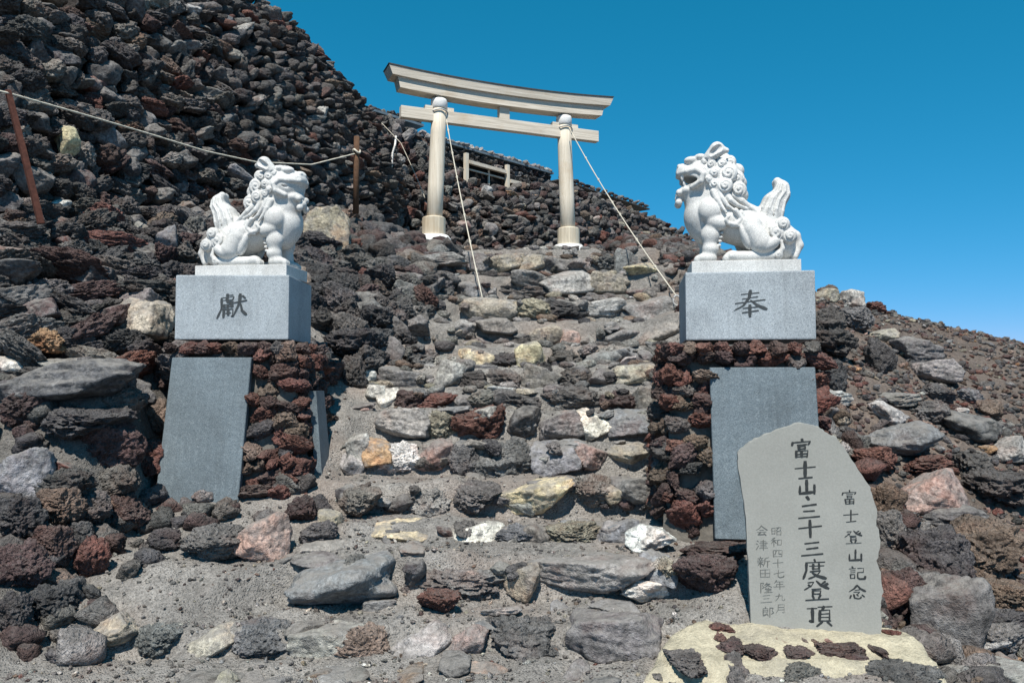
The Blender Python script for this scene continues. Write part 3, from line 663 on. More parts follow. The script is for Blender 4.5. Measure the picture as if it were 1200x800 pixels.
def stroke(pts, w, k):
    """one brush stroke: heavy where the brush lands, thinner along the way"""
    pts = [Vector(p) for p in pts]; seg = []
    for i in range(len(pts)-1):
        n = 4
        for j in range(n): seg.append(pts[i].lerp(pts[i+1], j/n))
    seg.append(pts[-1]); n = len(seg)-1; a = pts[1]-pts[0]
    horiz = abs(a.x) > 2*abs(a.y); fall = (pts[-1]-pts[0]).y > 25 and abs((pts[-1]-pts[0]).x) > 15
    V = []; Fc = []
    for i, p in enumerate(seg):
        t = i/n; d = (seg[min(i+1, n)]-seg[max(i-1, 0)]).normalized(); q = Vector((-d.y, d.x))
        if fall and len(pts) >= 2 and not horiz: f = (.6+.7*t) if pts[-1].x > pts[0].x else (1.15-.75*t)
        elif horiz: f = 1.0-.55*math.sin(math.pi*t)+.1*t
        else: f = 1.2-.35*math.sin(math.pi*t)-.15*t
        ww = w*f*(.55 if i in (0, n) else 1)*(.72 if horiz else 1)
        if i == 0: p = p-d*w*.25
        if i == n: p = p+d*w*.25
        V += [(*(p+q*ww/2), k), (*(p-q*ww/2), k)]
    for i in range(n): Fc.append((2*i, 2*i+1, 2*i+3, 2*i+2))
    return V, Fc
def lettering(name, items, mat, parent, surface, asp=.84):
    """items: (glyph, centre u, centre v, size, weight); surface maps (u, v, lift) onto the stone face"""
    res = []
    for (g, cu, cv, size, wt) in items:
        V = []; Fc = []
        for k, s in enumerate(GLYPH[g]):
            pts = [tuple(float(c)+LR.uniform(-1.8, 1.8) for c in q.split(',')) for q in s.split()]
            sv, sf = stroke(pts, wt*LR.uniform(.78, 1.2), k); b = len(V)
            for (x, y, kk) in sv:
                x2 = x-50; y2 = (50-y)*asp+(x-50)*.07
                V.append(surface(cu+x2/100*size, cv+y2/100*size, .0015+.00015*kk))
            Fc += [tuple(i+b for i in f) for f in sf]
        res.append(mesh_obj(name, V, Fc, mat, parent, False))
    return res

# ------------------------------------------------------------------ pedestals
def rough_box(w, d, h, bevel, name, mat, parent, c=(0, 0, 0)):
    bm = bmesh.new(); bm_box(bm, c, (w/2, d/2, h/2), None, bevel); return bm_obj(name, bm, mat, parent)
def pedestal(label, loc, rotz, top, bot, hgt, batter, plate, glyph, inner):
    """origin at the middle of the granite block's lower front edge; the rubble base hangs below it"""
    t = thing('lion_pedestal', label, 'pedestal', (loc[0], loc[1], loc[2]), rotz, 'pedestals flanking the steps')
    (tx0, tx1), (bx0, bx1) = top, bot; dep = .86
    V = [(tx0, .03, -.10), (tx1, .03, -.10), (tx1, dep, -.10), (tx0, dep, -.10), (bx0, .03-batter, -hgt-.4), (bx1, .03-batter, -hgt-.4), (bx1, dep+.05, -hgt-.4), (bx0, dep+.05, -hgt-.4)]
    bm = bmesh.new(); vs = [bm.verts.new(v) for v in V]
    for f in ((0, 1, 2, 3), (4, 7, 6, 5), (0, 4, 5, 1), (1, 5, 6, 2), (2, 6, 7, 3), (3, 7, 4, 0)): bm.faces.new([vs[i] for i in f])
    bmesh.ops.subdivide_edges(bm, edges=bm.edges, cuts=7, use_grid_fill=True)
    for v in bm.verts: v.co += Vector((1, 1, 1))*.03*float(noise(np.array(v.co)*6+loc[0], 3))
    bm_obj('mortar_core', bm, MORTAR_G, t, True)
    cols = dict(R=40, M=34, N=14, D=12, K=6)
    def face(q00, q10, q01, q11, skip=None):
        q00, q10, q01, q11 = map(Vector, (q00, q10, q01, q11)); H = (q01-q00).length; n = int(H/.125); out_ = (q10-q00).cross(q01-q00).normalized()
        for j in range(n):
            v = (j+.5)/n; a = q00.lerp(q01, v); b = q10.lerp(q11, v); Lw = (b-a).length; s = random.uniform(-.05, .03)
            while s < Lw:
                w = random.uniform(.08, .27); p = a.lerp(b, min(1, max(0, (s+w/2)/Lw)))+Vector((0, 0, random.uniform(-.05, .05)))
                if not (skip and skip(p)):
                    o = rock('stone', p+out_*random.uniform(.0, .05), (w*.6, random.uniform(.09, .15), random.uniform(.05, .10)), (random.gauss(0, .45), random.gauss(0, .4), math.atan2((b-a).y, (b-a).x)+random.gauss(0, .2)), pick(cols), 'lava', t)
                s += w*.92
    z0, z1 = -hgt, -.09
    def fy(z): return .03-batter*(-z-.1)/(hgt+.3)
    sk = lambda p: plate[0]+.0 < p.x < plate[1]+.015 and plate[3]+.06 < p.z < plate[2]-.02
    def bxl(z): return tx0+(bx0-tx0)*(-z-.1)/(hgt+.3)
    def bxr(z): return tx1+(bx1-tx1)*(-z-.1)/(hgt+.3)
    face((bxl(z0), fy(z0), z0), (bxr(z0), fy(z0), z0), (tx0, fy(z1), z1), (tx1, fy(z1), z1), sk)
    if inner == 'right': face((bxr(z0), fy(z0), z0), (bxr(z0), dep, z0), (tx1, fy(z1), z1), (tx1, dep, z1), lambda p: p.z < -.42 and p.z > -1.15 and .1 < p.y < .42)
    else: face((bxl(z0), dep, z0), (bxl(z0), fy(z0), z0), (tx0, dep, z1), (tx0, fy(z1), z1))
    for x in np.arange(tx0, tx1, .13):              # small capping stones below the granite
        rock('capping_stone', (x+random.uniform(-.03, .03), -.04+random.uniform(-.02, .02), -.075), (random.uniform(.06, .1), .1, random.uniform(.05, .075)), rrot(), pick(cols), 'lava', t)
    for y in np.arange(.1, dep, .15):
        rock('capping_stone', ((tx1 if inner == 'right' else tx0)+random.uniform(-.02, .05)*(1 if inner == 'right' else -1), y, -.075), (.1, random.uniform(.06, .1), random.uniform(.05, .075)), rrot(), pick(cols), 'lava', t)
    # leaning granite plate
    px0, px1, pz1, pz0 = plate; off = -.13
    slope = batter/(hgt+.3)
    def pf(x, z, lift): return (x, fy(z)+off-lift, z)
    bm = bmesh.new(); th = .07
    vs = [bm.verts.new((x, fy(z)+off+dy, z)) for dy in (0, th) for (x, z) in ((px0, pz0), (px1, pz0), (px1, pz1), (px0, pz1))]
    for f in ((0, 1, 2, 3), (7, 6, 5, 4), (0, 4, 5, 1), (1, 5, 6, 2), (2, 6, 7, 3), (3, 7, 4, 0)): bm.faces.new([vs[i] for i in f])
    bmesh.ops.recalc_face_normals(bm, faces=bm.faces)
    bmesh.ops.bevel(bm, geom=list(bm.edges), offset=.006, segments=1, affect='EDGES'); bm_obj('granite_plate', bm, PLATE, t)
    if inner == 'right':                            # a narrower plate on the side facing the steps
        bm = bmesh.new(); vs = []
        for dx in (.0, .06):
            for (y, z) in ((-.02, -1.22), (.34, -1.22), (.36, -.45), (.05, -.45)): vs.append(bm.verts.new((bxr(z)+.10+dx, y, z)))
        for f in ((0, 3, 2, 1), (4, 5, 6, 7), (0, 1, 5, 4), (1, 2, 6, 5), (2, 3, 7, 6), (3, 0, 4, 7)): bm.faces.new([vs[i] for i in f])
        bmesh.ops.recalc_face_normals(bm, faces=bm.faces)
        o = bm_obj('side_plate', bm, PLATE, t); o['label'] = 'narrow granite plate on the side facing the steps'
    bh = .57 if inner == 'right' else .545
    blk = rough_box(1.0, .80, bh, .012, 'granite_block', GRANITE, t, (0, .40, bh/2))
    lettering('carved_character', [(glyph, -.0, bh*.53, .26, 11)], GREYCUT, blk, lambda u, v, l: (u, -l, v))
    return t, bh
ped_l, bh_l = pedestal('pedestal at the left of the steps, granite block on red lava base with two plates', (-2.462, 7.1, 1.99), 0, (-.50, .54), (-.50, .72), 1.42, .40, (-.47, .215, -.16, -1.56), '獻', 'right')
ped_r, bh_r = pedestal('pedestal at the right of the steps behind the stele, granite block on red lava base', (1.886, 6.40, 1.95), R_(-8), (-.60, .50), (-.72, .50), 1.36, .30, (-.33, .46, -.22, -1.5), '奉', 'left')

# ------------------------------------------------------------------ guardian lions: one carved surface each
class Field:
    def __init__(s, lo, hi, h):
        s.lo = np.array(lo, float); s.h = h; s.n = np.ceil((np.array(hi)-s.lo)/h).astype(int)+1; s.d = np.full(s.n, .2, np.float32); s.rs = 1.0
    def region(s, lo, hi):
        a = np.clip(np.floor((np.array(lo)-s.lo)/s.h).astype(int), 0, s.n-1); b = np.clip(np.ceil((np.array(hi)-s.lo)/s.h).astype(int)+1, 1, s.n)
        sl = tuple(slice(i, j) for i, j in zip(a, b)); g = np.meshgrid(*[s.lo[k]+np.arange(a[k], b[k])*s.h for k in range(3)], indexing='ij')
        return sl, np.stack(g, -1)
    def put(s, sl, v, k, cut=False):
        d = s.d[sl]
        if cut:
            v = -v; hh = np.clip(.5-.5*(d-v)/k, 0, 1); s.d[sl] = d+(v-d)*hh+k*hh*(1-hh)
        else:
            hh = np.clip(.5+.5*(d-v)/k, 0, 1); s.d[sl] = d+(v-d)*hh-k*hh*(1-hh)
    def ell(s, c, r, rot=None, k=.03, cut=False):
        r = [q*s.rs for q in r]; m = max(r)+k+.03; sl, p = s.region(np.array(c)-m, np.array(c)+m); q = p-np.array(c)
        if rot is not None: q = q @ np.array(Euler(rot).to_matrix())
        r = np.array(r); k0 = np.linalg.norm(q/r, axis=-1); k1 = np.maximum(np.linalg.norm(q/(r*r), axis=-1), 1e-6)
        s.put(sl, k0*(k0-1)/k1, k, cut)
    def cap(s, a, b, ra, rb, k=.02, cut=False):
        ra *= s.rs; rb *= s.rs; a = np.array(a, float); b = np.array(b, float); m = max(ra, rb)+k+.03
        sl, p = s.region(np.minimum(a, b)-m, np.maximum(a, b)+m); ab = b-a; L = max((ab*ab).sum(), 1e-9)
        t = np.clip(((p-a) @ ab)/L, 0, 1); v = np.linalg.norm(p-a-t[..., None]*ab, axis=-1)-(ra+(rb-ra)*t); s.put(sl, v, k, cut)
    def line(s, pts, ra, rb, k=.008, cut=False):
        n = len(pts)-1
        for i in range(n): s.cap(pts[i], pts[i+1], ra+(rb-ra)*i/n, ra+(rb-ra)*(i+1)/n, k, cut)
    def surface(s):
        d = s.d; ins = d < 0; nx, ny, nz = d.shape
        cnt = np.zeros((nx-1, ny-1, nz-1), np.int16); acc = np.zeros((nx-1, ny-1, nz-1, 3)); num = np.zeros((nx-1, ny-1, nz-1))
        cs = [(i, j, k) for i in (0, 1) for j in (0, 1) for k in (0, 1)]
        def sub(a, c): return a[c[0]:nx-1+c[0], c[1]:ny-1+c[1], c[2]:nz-1+c[2]]
        for c in cs: cnt += sub(ins, c)
        act = (cnt > 0) & (cnt < 8)
        for c in cs:
            for ax in range(3):
                if c[ax] == 0:
                    e = list(c); e[ax] = 1; d0 = sub(d, c); d1 = sub(d, e); x = act & ((d0 < 0) != (d1 < 0))
                    t = d0[x]/(d0[x]-d1[x]); q = np.tile(np.array(c, float), (len(t), 1)); q[:, ax] += t; acc[x] += q; num[x] += 1
        idx = -np.ones(act.shape, np.int64); idx[act] = np.arange(act.sum()); ii = np.argwhere(act)
        V = s.lo+(ii+acc[act]/num[act][:, None])*s.h; Fc = []
        for ax in range(3):
            o1, o2 = [(1, 2), (2, 0), (0, 1)][ax]; sl0 = [slice(1, -1)]*3; sl1 = [slice(1, -1)]*3
            sl0[ax] = slice(0, -1); sl1[ax] = slice(1, None)
            a = ins[tuple(sl0)]; b = ins[tuple(sl1)]; 
            for flip in (False, True):
                e = np.argwhere((a & ~b) if not flip else (~a & b))
                if not len(e): continue
                off = np.ones(3, int); off[ax] = 0; e = e+off; c = []
                for (p, q) in ((0, 0), (1, 0), (1, 1), (0, 1)):
                    w = e.copy(); w[:, o1] -= 1-p; w[:, o2] -= 1-q; c.append(idx[w[:, 0], w[:, 1], w[:, 2]])
                f = np.stack(c, -1); Fc.append(f if not flip else f[:, ::-1])
        return V, np.vstack(Fc)
def spiral(c, r, n, turns=1.4, out=1, start=0.0):
    """curl of hair lying in the xz plane at lateral position c[1], winding inwards and outwards"""
    pts = []
    for i in range(n+1):
        t = i/n; rr = r*(1-.78*t); an = start+turns*2*math.pi*t
        pts.append((c[0]+rr*math.cos(an), c[1]+out*r*.45*t, c[2]+rr*math.sin(an)))
    return pts
def lion(name, label, parent_world, facing, open_mouth, yaw_head):
    f = Field((-.60, -.35, -.03), (.62, .35, 1.10), .0066)
    def curl(c, r, s, st, dep):
        f.ell(c, (r, dep, r), None, .006); pts = []
        for i in range(19):
            t = i/18; rr = r*f.rs*(.88-.74*t); an = st+1.6*2*math.pi*t*s
            pts.append((c[0]+rr*math.cos(an), c[1]+s*dep*f.rs*math.sqrt(max(0, 1-(rr/(r*f.rs))**2))*1.02, c[2]+rr*math.sin(an)))
        f.line(pts, max(.0075, r*.13), max(.0065, r*.11), .004, True)
    # trunk, chest, rump
    f.cap((.22, 0, .42), (-.20, 0, .27), .18, .175, .05); f.ell((.34, 0, .42), (.14, .155, .18), None, .05); f.ell((.30, 0, .30), (.11, .12, .12), None, .05)
    f.ell((-.36, 0, .17), (.135, .17, .165), None, .05); f.ell((.19, 0, .58), (.20, .18, .20), None, .06)
    f.cap((.06, 0, .50), (-.22, 0, .35), .10, .09, .05)
    for s in (-1, 1):
        # fore leg
        f.ell((.265, .155*s, .44), (.10, .075, .105), None, .018); f.ell((.215, .16*s, .335), (.095, .065, .065), (0, -.3, 0), .016)
        f.ell((.265, .14*s, .235), (.082, .072, .080), None, .016); f.cap((.26, .135*s, .28), (.275, .135*s, .05), .062, .06, .02)
        f.ell((.262, .14*s, .115), (.070, .068, .055), None, .014); f.ell((.305, .135*s, .037), (.095, .075, .046), None, .02)
        for j in (-1, 0, 1): f.ell((.375, (.135+.034*j)*s, .028), (.032, .019, .03), None, .008)
        for j in range(4): f.ell((.165+.008*j, .145*s, .25-.035*j), (.018, .02, .014), None, .006)
        # hind leg
        f.ell((-.085, .175*s, .315), (.085, .075, .075), None, .010); f.cap((-.085, .178*s, .27), (-.16, .18*s, .15), .085, .095, .012)
        f.ell((-.225, .20*s, .13), (.10, .065, .055), (0, .5, 0), .008); f.ell((-.03, .18*s, .20), (.04, .055, .11), (0, .35, 0), .008)
        f.cap((.06, .175*s, .042), (-.29, .175*s, .045), .047, .042, .012); f.ell((.085, .175*s, .045), (.062, .062, .05), None, .015)
        for j in (-1, 0, 1): f.ell((.135, (.175+.032*j)*s, .03), (.03, .018, .032), None, .007)
        # rump curls
        for (x, z, r, st) in ((-.285, .235, .078, .5), (-.40, .205, .066, 2.2), (-.345, .305, .065, 1.2), (-.30, .05, .045, 0)):
            curl((x, .165*s, z), r, s, st, .065)
        f.line([(-.30, .19*s, .05), (-.34, .19*s, .10), (-.33, .185*s, .16), (-.31, .18*s, .2)], .025, .008, .008)
        f.line([(-.39, .12*s, .28), (-.47, .10*s, .22), (-.50, .09*s, .14), (-.46, .10*s, .05)], .04, .03, .02)
        # locks over shoulder and back
        f.line([(.20, .165*s, .62), (.17, .185*s, .54), (.115, .185*s, .47), (.05, .17*s, .43)], .032, .010, .005)
        f.line([(.235, .17*s, .60), (.21, .19*s, .53), (.165, .195*s, .46), (.13, .205*s, .41)], .03, .010, .005)
        f.line([(.13, .16*s, .58), (.09, .18*s, .52), (.03, .175*s, .475), (-.06, .135*s, .45)], .034, .010, .005)
        f.line([(.06, .13*s, .57), (-.01, .14*s, .52), (-.09, .125*s, .46), (-.17, .105*s, .40)], .036, .012, .005)
        f.line([(.05, .19*s, .43), (.0, .18*s, .36), (.05, .19*s, .31), (.11, .195*s, .32), (.135, .2*s, .35), (.115, .205*s, .375)], .022, .016, .005)
        f.line([(.0, .17*s, .42), (-.04, .175*s, .36), (.02, .185*s, .30), (.09, .19*s, .295)], .02, .012, .005)
    # tail: one flame with grooves
    tail = [(-.27, 0, .33), (-.275, 0, .43), (-.305, 0, .515), (-.365, 0, .585), (-.375, 0, .645), (-.335, 0, .70)]
    rr = [.085, .106, .094, .072, .056, .036]
    for i in range(5):
        for w in (-.03, .03): f.cap((tail[i][0], w, tail[i][2]), (tail[i+1][0], w, tail[i+1][2]), rr[i], rr[i+1], .03)
    for s in (-1, 1):
        for j, dx in enumerate((-.075, -.025, .025, .07)):
            q = [(tail[i][0]+dx*rr[i]/.09*(1 if i < 5 else .3), (.035+math.sqrt(max(.0004, rr[i]**2-(dx*rr[i]/.1)**2)))*s, tail[i][2]+.012*j) for i in range(6)]
            f.line(q[:5], .014, .008, .008); f.line([(a+.02, b, c) for a, b, c in q[:5]], .007, .004, .004, True)
    # head (turned a little on the neck)
    ch, sh = math.cos(yaw_head), math.sin(yaw_head)
    HS = 1.07; f.rs = HS
    def h(x, y, z): x = .20+(x-.20)*HS; z = .66+(z-.66)*HS; y *= HS; dx = x-.22; return (.22+dx*ch-y*sh, dx*sh+y*ch, z)
    ro = (0, 0, yaw_head)
    f.ell(h(.30, 0, .755), (.19, .175, .165), ro, .03); f.ell(h(.17, 0, .74), (.19, .18, .175), ro, .03)
    f.ell(h(.435, 0, .80), (.09, .115, .068), ro, .025); f.ell(h(.475, 0, .842), (.038, .06, .032), ro, .012)
    f.ell(h(.42, 0, .645), (.085, .105, .055), ro, .02); f.ell(h(.37, 0, .58), (.09, .10, .09), ro, .04)
    for s in (-1, 1):
        f.ell(h(.40, .085*s, .875), (.062, .05, .035), ro, .014); f.ell(h(.33, .10*s, .895), (.05, .045, .03), ro, .012); f.ell(h(.44, .075*s, .838), (.024, .024, .022), ro, .005)
        f.ell(h(.497, .03*s, .848), (.018, .02, .018), ro, .006)
        f.line([h(.50, .05*s, .785), h(.44, .12*s, .780), h(.37, .155*s, .785), h(.315, .17*s, .745), h(.33, .165*s, .69), h(.40, .12*s, .655)], .024, .022, .005)
        f.cap(h(.27, .135*s, .875), h(.20, .16*s, .935), .045, .062, .008); f.cap(h(.20, .16*s, .935), h(.125, .165*s, .925), .06, .022, .008); f.cap(h(.25, .205*s, .90), h(.18, .225*s, .94), .025, .03, .008, True)
        for (x, z, r, st, yy) in ((.25, .825, .042, 0, .155), (.165, .825, .045, 1, .15), (.115, .745, .075, 2, .14), (.04, .715, .062, 3, .10), (.225, .755, .038, 4, .175), (.225, .665, .042, 1, .165),
                                  (.143, .645, .060, 2.4, .17), (.03, .615, .064, .6, .13), (.09, .855, .05, 1.7, .085), (.30, .845, .03, 0, .15), (.265, .70, .028, 0, .175)):
            curl(h(x, yy*s, z), r*1.08, s, st, r*.8)
        for (x, z, y, r) in ((.50, .63, .05, .028), (.505, .55, .045, .03)): f.ell(h(x, y*s, z), (r, r, r), ro, .008)
    for (x, z, r) in ((.02, .80, .06), (.0, .70, .06), (.12, .90, .05), (.22, .915, .045), (.30, .915, .035), (-.01, .60, .06), (.50, .585, .035)): f.ell(h(x, 0, z), (r, r*1.2, r), ro, .014)
    if open_mouth:
        f.ell(h(.435, 0, .716), (.125, .19, .040), (0, -.10, yaw_head), .004, True)
        for s in (-1, 1): f.ell(h(.475, .075*s, .742), (.016, .016, .03), ro, .003); f.ell(h(.46, .075*s, .695), (.014, .014, .024), ro, .003)
        f.ell(h(.41, 0, .693), (.07, .05, .014), ro, .006)
    else:
        f.line([h(.50, y, .725+.02*abs(y)/.1) for y in (-.09, -.045, 0, .045, .09)], .012, .012, .005, True)
        for s in (-1, 1): f.line([h(.50, .09*s, .727), h(.44, .125*s, .722), h(.385, .14*s, .73)], .011, .009, .004, True)
    V, Fc = f.surface(); V[:, 2] *= .98; V[:, 0] *= .94; V[:, 2] = np.maximum(V[:, 2], -.004)
    if facing < 0: V = V*np.array([-1, 1, 1]); Fc = Fc[:, ::-1]
    t = thing(name, label, 'statue', parent_world[0], parent_world[1], 'pair of guardian lions')
    rough_box(.86, .50, .105, .006, 'plinth', LION, t, (-.02*facing, 0, .0525+.001))
    o = np_mesh('body', V+np.array([0, 0, .105]), Fc, LION, t); return t
rz = R_(-8); cr = ped_r.location+Matrix.Rotation(rz, 3, 'Z') @ Vector((-.03, .36, bh_r))
lion('guardian_lion_statue', 'white stone guardian lion with open mouth, sitting on the right pedestal', (cr, rz), -1, True, 0.0)
cl = ped_l.location+Vector((.08, .36, bh_l))
lion('guardian_lion_statue', 'white stone guardian lion with closed mouth, sitting on the left pedestal', (cl, R_(-7)), 1, False, -.25)

# ------------------------------------------------------------------ torii
tor = thing('torii_gate', 'pale weathered wooden torii gate standing at the top of the steps', 'gate', (-.17, 15.9, 4.34), R_(22))
def zc(s, half, rise): return rise*(abs(s)/half)**2.2
def beam(name, half, z0, z1, dep0, dep1, rise, endcut, mat, n=24, thick_end=1.0):
    V = []; Fc = []
    for i in range(n+1):
        s = -half+2*half*i/n; up = zc(s, half, rise); e = endcut*(s/half)
        for (y, z, ex) in ((-dep0, z0, 0), (dep0, z0, 0), (dep1, z1, e if i in (0, n) else 0), (-dep1, z1, e if i in (0, n) else 0)): V.append((s+ex, y, z+up))
    for i in range(n):
        for k in range(4): a = 4*i+k; b = 4*i+(k+1) % 4; Fc.append((a, b, b+4, a+4))
    Fc += [(0, 3, 2, 1), (4*n, 4*n+1, 4*n+2, 4*n+3)]
    o = mesh_obj(name, V, Fc, mat, tor, False); return o
for s in (-1, 1):
    V, Fc = lathe([(.150, 0), (.152, 1.0), (.146, 2.0), (.138, 2.62)], 24)
    lean = -.10/2.62*s; V = [(x+s*1.43+z*lean, y, z+.08) for x, y, z in V]; mesh_obj('pillar', V, Fc, WOOD_Z, tor)
    V, Fc = lathe([(.225, .06), (.225, .42), (.20, .44), (.15, .455)], 14); V = [(x+s*1.43, y, z) for x, y, z in V]; mesh_obj('pillar_sleeve', V, Fc, WOOD_S, tor, False)
    V, Fc = lathe([(.34, -.25), (.33, .02), (.28, .085), (.2, .095)], 24); V = [(x+s*1.43, y, z) for x, y, z in V]; mesh_obj('white_footing', V, Fc, WHITE, tor)
    V, Fc = lathe([(.146, 2.56), (.160, 2.575), (.162, 2.69), (.155, 2.735), (.14, 2.745)], 24); V = [(x+s*1.335, y, z) for x, y, z in V]; mesh_obj('white_collar', V, Fc, WHITE, tor)
    for q in (-1, 1): bm = bmesh.new(); bm_box(bm, (s*1.34+q*.21, 0, 2.555), (.075, .06, .035)); bm_obj('wedge', bm, WOOD_X, tor)
    V, Fc = tube_mesh([(s*1.335+.165*math.cos(a), .165*math.sin(a), 2.5+.012*math.sin(3*a)) for a in np.linspace(0, 2*math.pi, 25)], .014, 6); mesh_obj('rope_binding', V, Fc, STEEL, tor)
bm = bmesh.new(); bm_box(bm, (0, 0, 2.405), (2.10, .075, .112), None, .006); bm_obj('tie_beam', bm, WOOD_X, tor)
bm = bmesh.new(); bm_box(bm, (0, 0, 2.635), (.105, .07, .117), None, .004); bm_obj('centre_strut', bm, WOOD_X, tor)
beam('lower_lintel', 2.14, 2.755, 2.955, .15, .15, .075, .05, WOOD_X)
beam('upper_lintel', 2.30, 2.9575, 3.115, .205, .225, .085, .07, WOOD_X)
beam('metal_cap', 2.365, 3.118, 3.142, .235, .24, .09, .02, DARKMETAL)

# ------------------------------------------------------------------ ropes and posts
def rope(name, label, pts, rad, group=None, knots=0, sag=0.0, mat=ROPE, cat='rope'):
    P3 = []
    for i in range(len(pts)-1):
        n = 14
        for j in range(n):
            t = j/n; p = pts[i].lerp(pts[i+1], t); P3.append(p-Vector((0, 0, sag*4*t*(1-t))))
    P3.append(pts[-1]); R = [rad*(1+.12*math.sin(i*2.1)) for i in range(len(P3))]
    V, Fc = tube_mesh(P3, R, 7, .6); o = mesh_obj(name, V, Fc, mat); tag(o, label, cat, group)
    for k in range(knots):
        q = P3[int((k+1)/(knots+1)*(len(P3)-1))]; sv, sf = ico(2); kn = np_mesh('knot', sv*np.array([rad*2.1, rad*2.1, rad*3.2])+np.array(q), sf, mat, o)
    return o
gl0 = P(523, 140, 15.1); gl1 = P(566, 352, 11.25)
rope('guy_rope', 'pale guy rope from the left torii pillar down to the steps', [gl0, gl1], .010, 'torii guy ropes', 7, .10)
gr0 = P(667, 150, 16.15); gr1 = P(793, 347, 11.0)
rope('guy_rope', 'pale guy rope from the right torii pillar down toward the right pedestal', [gr0, gr1], .0095, 'torii guy ropes', 7, .12)
for s, (q, lab) in enumerate(((gl1, 'steel anchor ring at the foot of the left guy rope'), (gr1, 'steel anchor ring at the foot of the right guy rope'))):
    pts = [q+Vector((.05*math.cos(a), 0, -.06+.07*math.sin(a))) for a in np.linspace(0, 2*math.pi, 17)]; V, Fc = tube_mesh(pts, .012, 6); tag(mesh_obj('anchor_ring', V, Fc, STEEL), lab, 'ring', 'rope anchor rings')
rope('barrier_rope', 'thin pale rope strung across the slope from rusty post to brown post', [P(-60, 92, 7.2), P(12, 110, 7.6), P(90, 132, 8.3), P(165, 154, 9.2), P(240, 177, 10.1), P(300, 190, 10.9), P(365, 193, 12), P(417, 180, 12.9)], .011)
V, Fc = tube_mesh([P(9, 106, 7.6), P(28, 180, 7.65), P(48, 262, 7.7)], [.034, .036, .038], 4); tag(mesh_obj('iron_post', V, Fc, RUST, None, False), 'rusty red angle-iron post leaning at the left edge', 'post')
V, Fc = tube_mesh([P(418, 160, 12.9), P(417, 250, 12.95)], [.045, .05], 8); pst = tag(mesh_obj('wooden_post', V, Fc, WOODPOST), 'short brown wooden post holding the end of the barrier rope', 'post')
V, Fc = tube_mesh([P(418, 178, 12.9)+Vector((.055*math.cos(a), .055*math.sin(a), .03*math.sin(a*2))) for a in np.linspace(0, 2*math.pi, 13)], .018, 6); mesh_obj('rope_lashing', V, Fc, ROPE, pst)
rope('hanging_cable', 'short bent white cable on the wall left of the torii pillar', [P(464, 160, 16.9), P(463, 170, 16.7), P(460, 180, 16.7), P(459, 196, 16.7)], .022, None, 0, 0, WHITE, 'cable')
rope('guy_wire', 'grey wire slanting down the wall left of the torii pillar', [P(446, 143, 17.3), P(470, 168, 16.6), P(487, 205, 16.2), P(498, 232, 15.9)], .007, None, 0, 0, ROPE, 'wire')

# ------------------------------------------------------------------ stele
SD_ = 5.0; st0 = P(955, 745, SD_)
stele = thing('stone_stele', 'grey inscribed stone slab with irregular outline set on cream mortar at front right', 'stele', st0, R_(-12))
OUT = [(883, 746), (882, 705), (880, 660), (877, 610), (873, 575), (869, 553), (868, 534), (879, 523), (893, 515), (906, 508), (922, 502), (938, 497), (951, 498), (961, 501), (971, 508), (981, 514), (990, 526), (999, 541), (1009, 557),
       (1017, 570), (1020, 585), (1025, 598), (1023, 612), (1027, 622), (1027, 640), (1024, 655), (1028, 672), (1030, 690), (1027, 706), (1028, 725), (1026, 746)]
LEAN = .05
def sp(px, py, lift=0.0):
    q = P(px, py, SD_)-st0; return Vector((q.x, q.z*LEAN-lift, q.z))
bm = bmesh.new(); pts = []
for i in range(len(OUT)):
    a, b = Vector(OUT[i]), Vector(OUT[(i+1) % len(OUT)]); n = 4 if 0 < i < len(OUT)-1 else 2
    for j in range(n):
        q = a.lerp(b, j/n)
        if 0 < i < len(OUT)-1: q = q+Vector((random.gauss(0, .45), random.gauss(0, .45)))
        pts.append(q)
fr = [bm.verts.new(sp(*q)) for q in pts]; c0 = Vector((950, 640))
mid = [bm.verts.new(sp(*(q+(q-c0).normalized()*random.uniform(.3, 1.6)))+Vector((0, .05+random.uniform(-.015, .015), 0))) for q in pts]; bk_ = [bm.verts.new(sp(*(c0+(q-c0)*.985))+Vector((0, .13, 0))) for q in pts]
n = len(pts); bm.faces.new(fr[::-1] if False else fr); bm.faces.new(bk_[::-1])
for a, b in ((fr, mid), (mid, bk_)):
    for i in range(n): bm.faces.new((a[i], a[(i+1) % n], b[(i+1) % n], b[i]))
bmesh.ops.recalc_face_normals(bm, faces=bm.faces); slab = bm_obj('slab', bm, STELE, stele)
def zp(zx, zy): return 860+zx*.3502, 480+zy*.35
def surf(u, v, l): return sp(u, v, l)
def column(name, chars, z0, z1, size, wt, mat, pos=None):
    its = []
    for i, ch_ in enumerate(chars):
        zx, zy = pos[i] if pos else (z0[0]+(z1[0]-z0[0])*i/(len(chars)-1), z0[1]+(z1[1]-z0[1])*i/(len(chars)-1))
        px, py = zp(zx, zy); its.append((ch_, px, -py, size[i] if isinstance(size, list) else size, wt[i] if isinstance(wt, list) else wt))
    return lettering(name, its, mat, slab, lambda u, v, l: sp(u, -v, l))
column('carved_character', '富士山・三十三度登頂', None, None, [27, 28, 25, 24, 27, 28, 27, 28, 30, 30], [14, 18, 15, 20, 19, 17, 19, 12.5, 12.5, 12], INK, [(233, 132), (243, 207), (248, 262), (251, 299), (255, 343), (258, 400), (264, 468), (271, 535), (277, 606), (286, 688)])
column('carved_character', '富士登山記念', None, None, 20, [10, 13, 10, 12, 10, 11], INK, [(384, 292), (388, 356), (394, 424), (400, 484), (405, 541), (405, 604)])
column('carved_character', '昭和四十七年九月', None, None, [14]*6+[12, 14], 8, INK2, [(150, 412), (150, 449), (153, 487), (154, 521), (157, 555), (158, 592), (160, 634), (163, 672)])
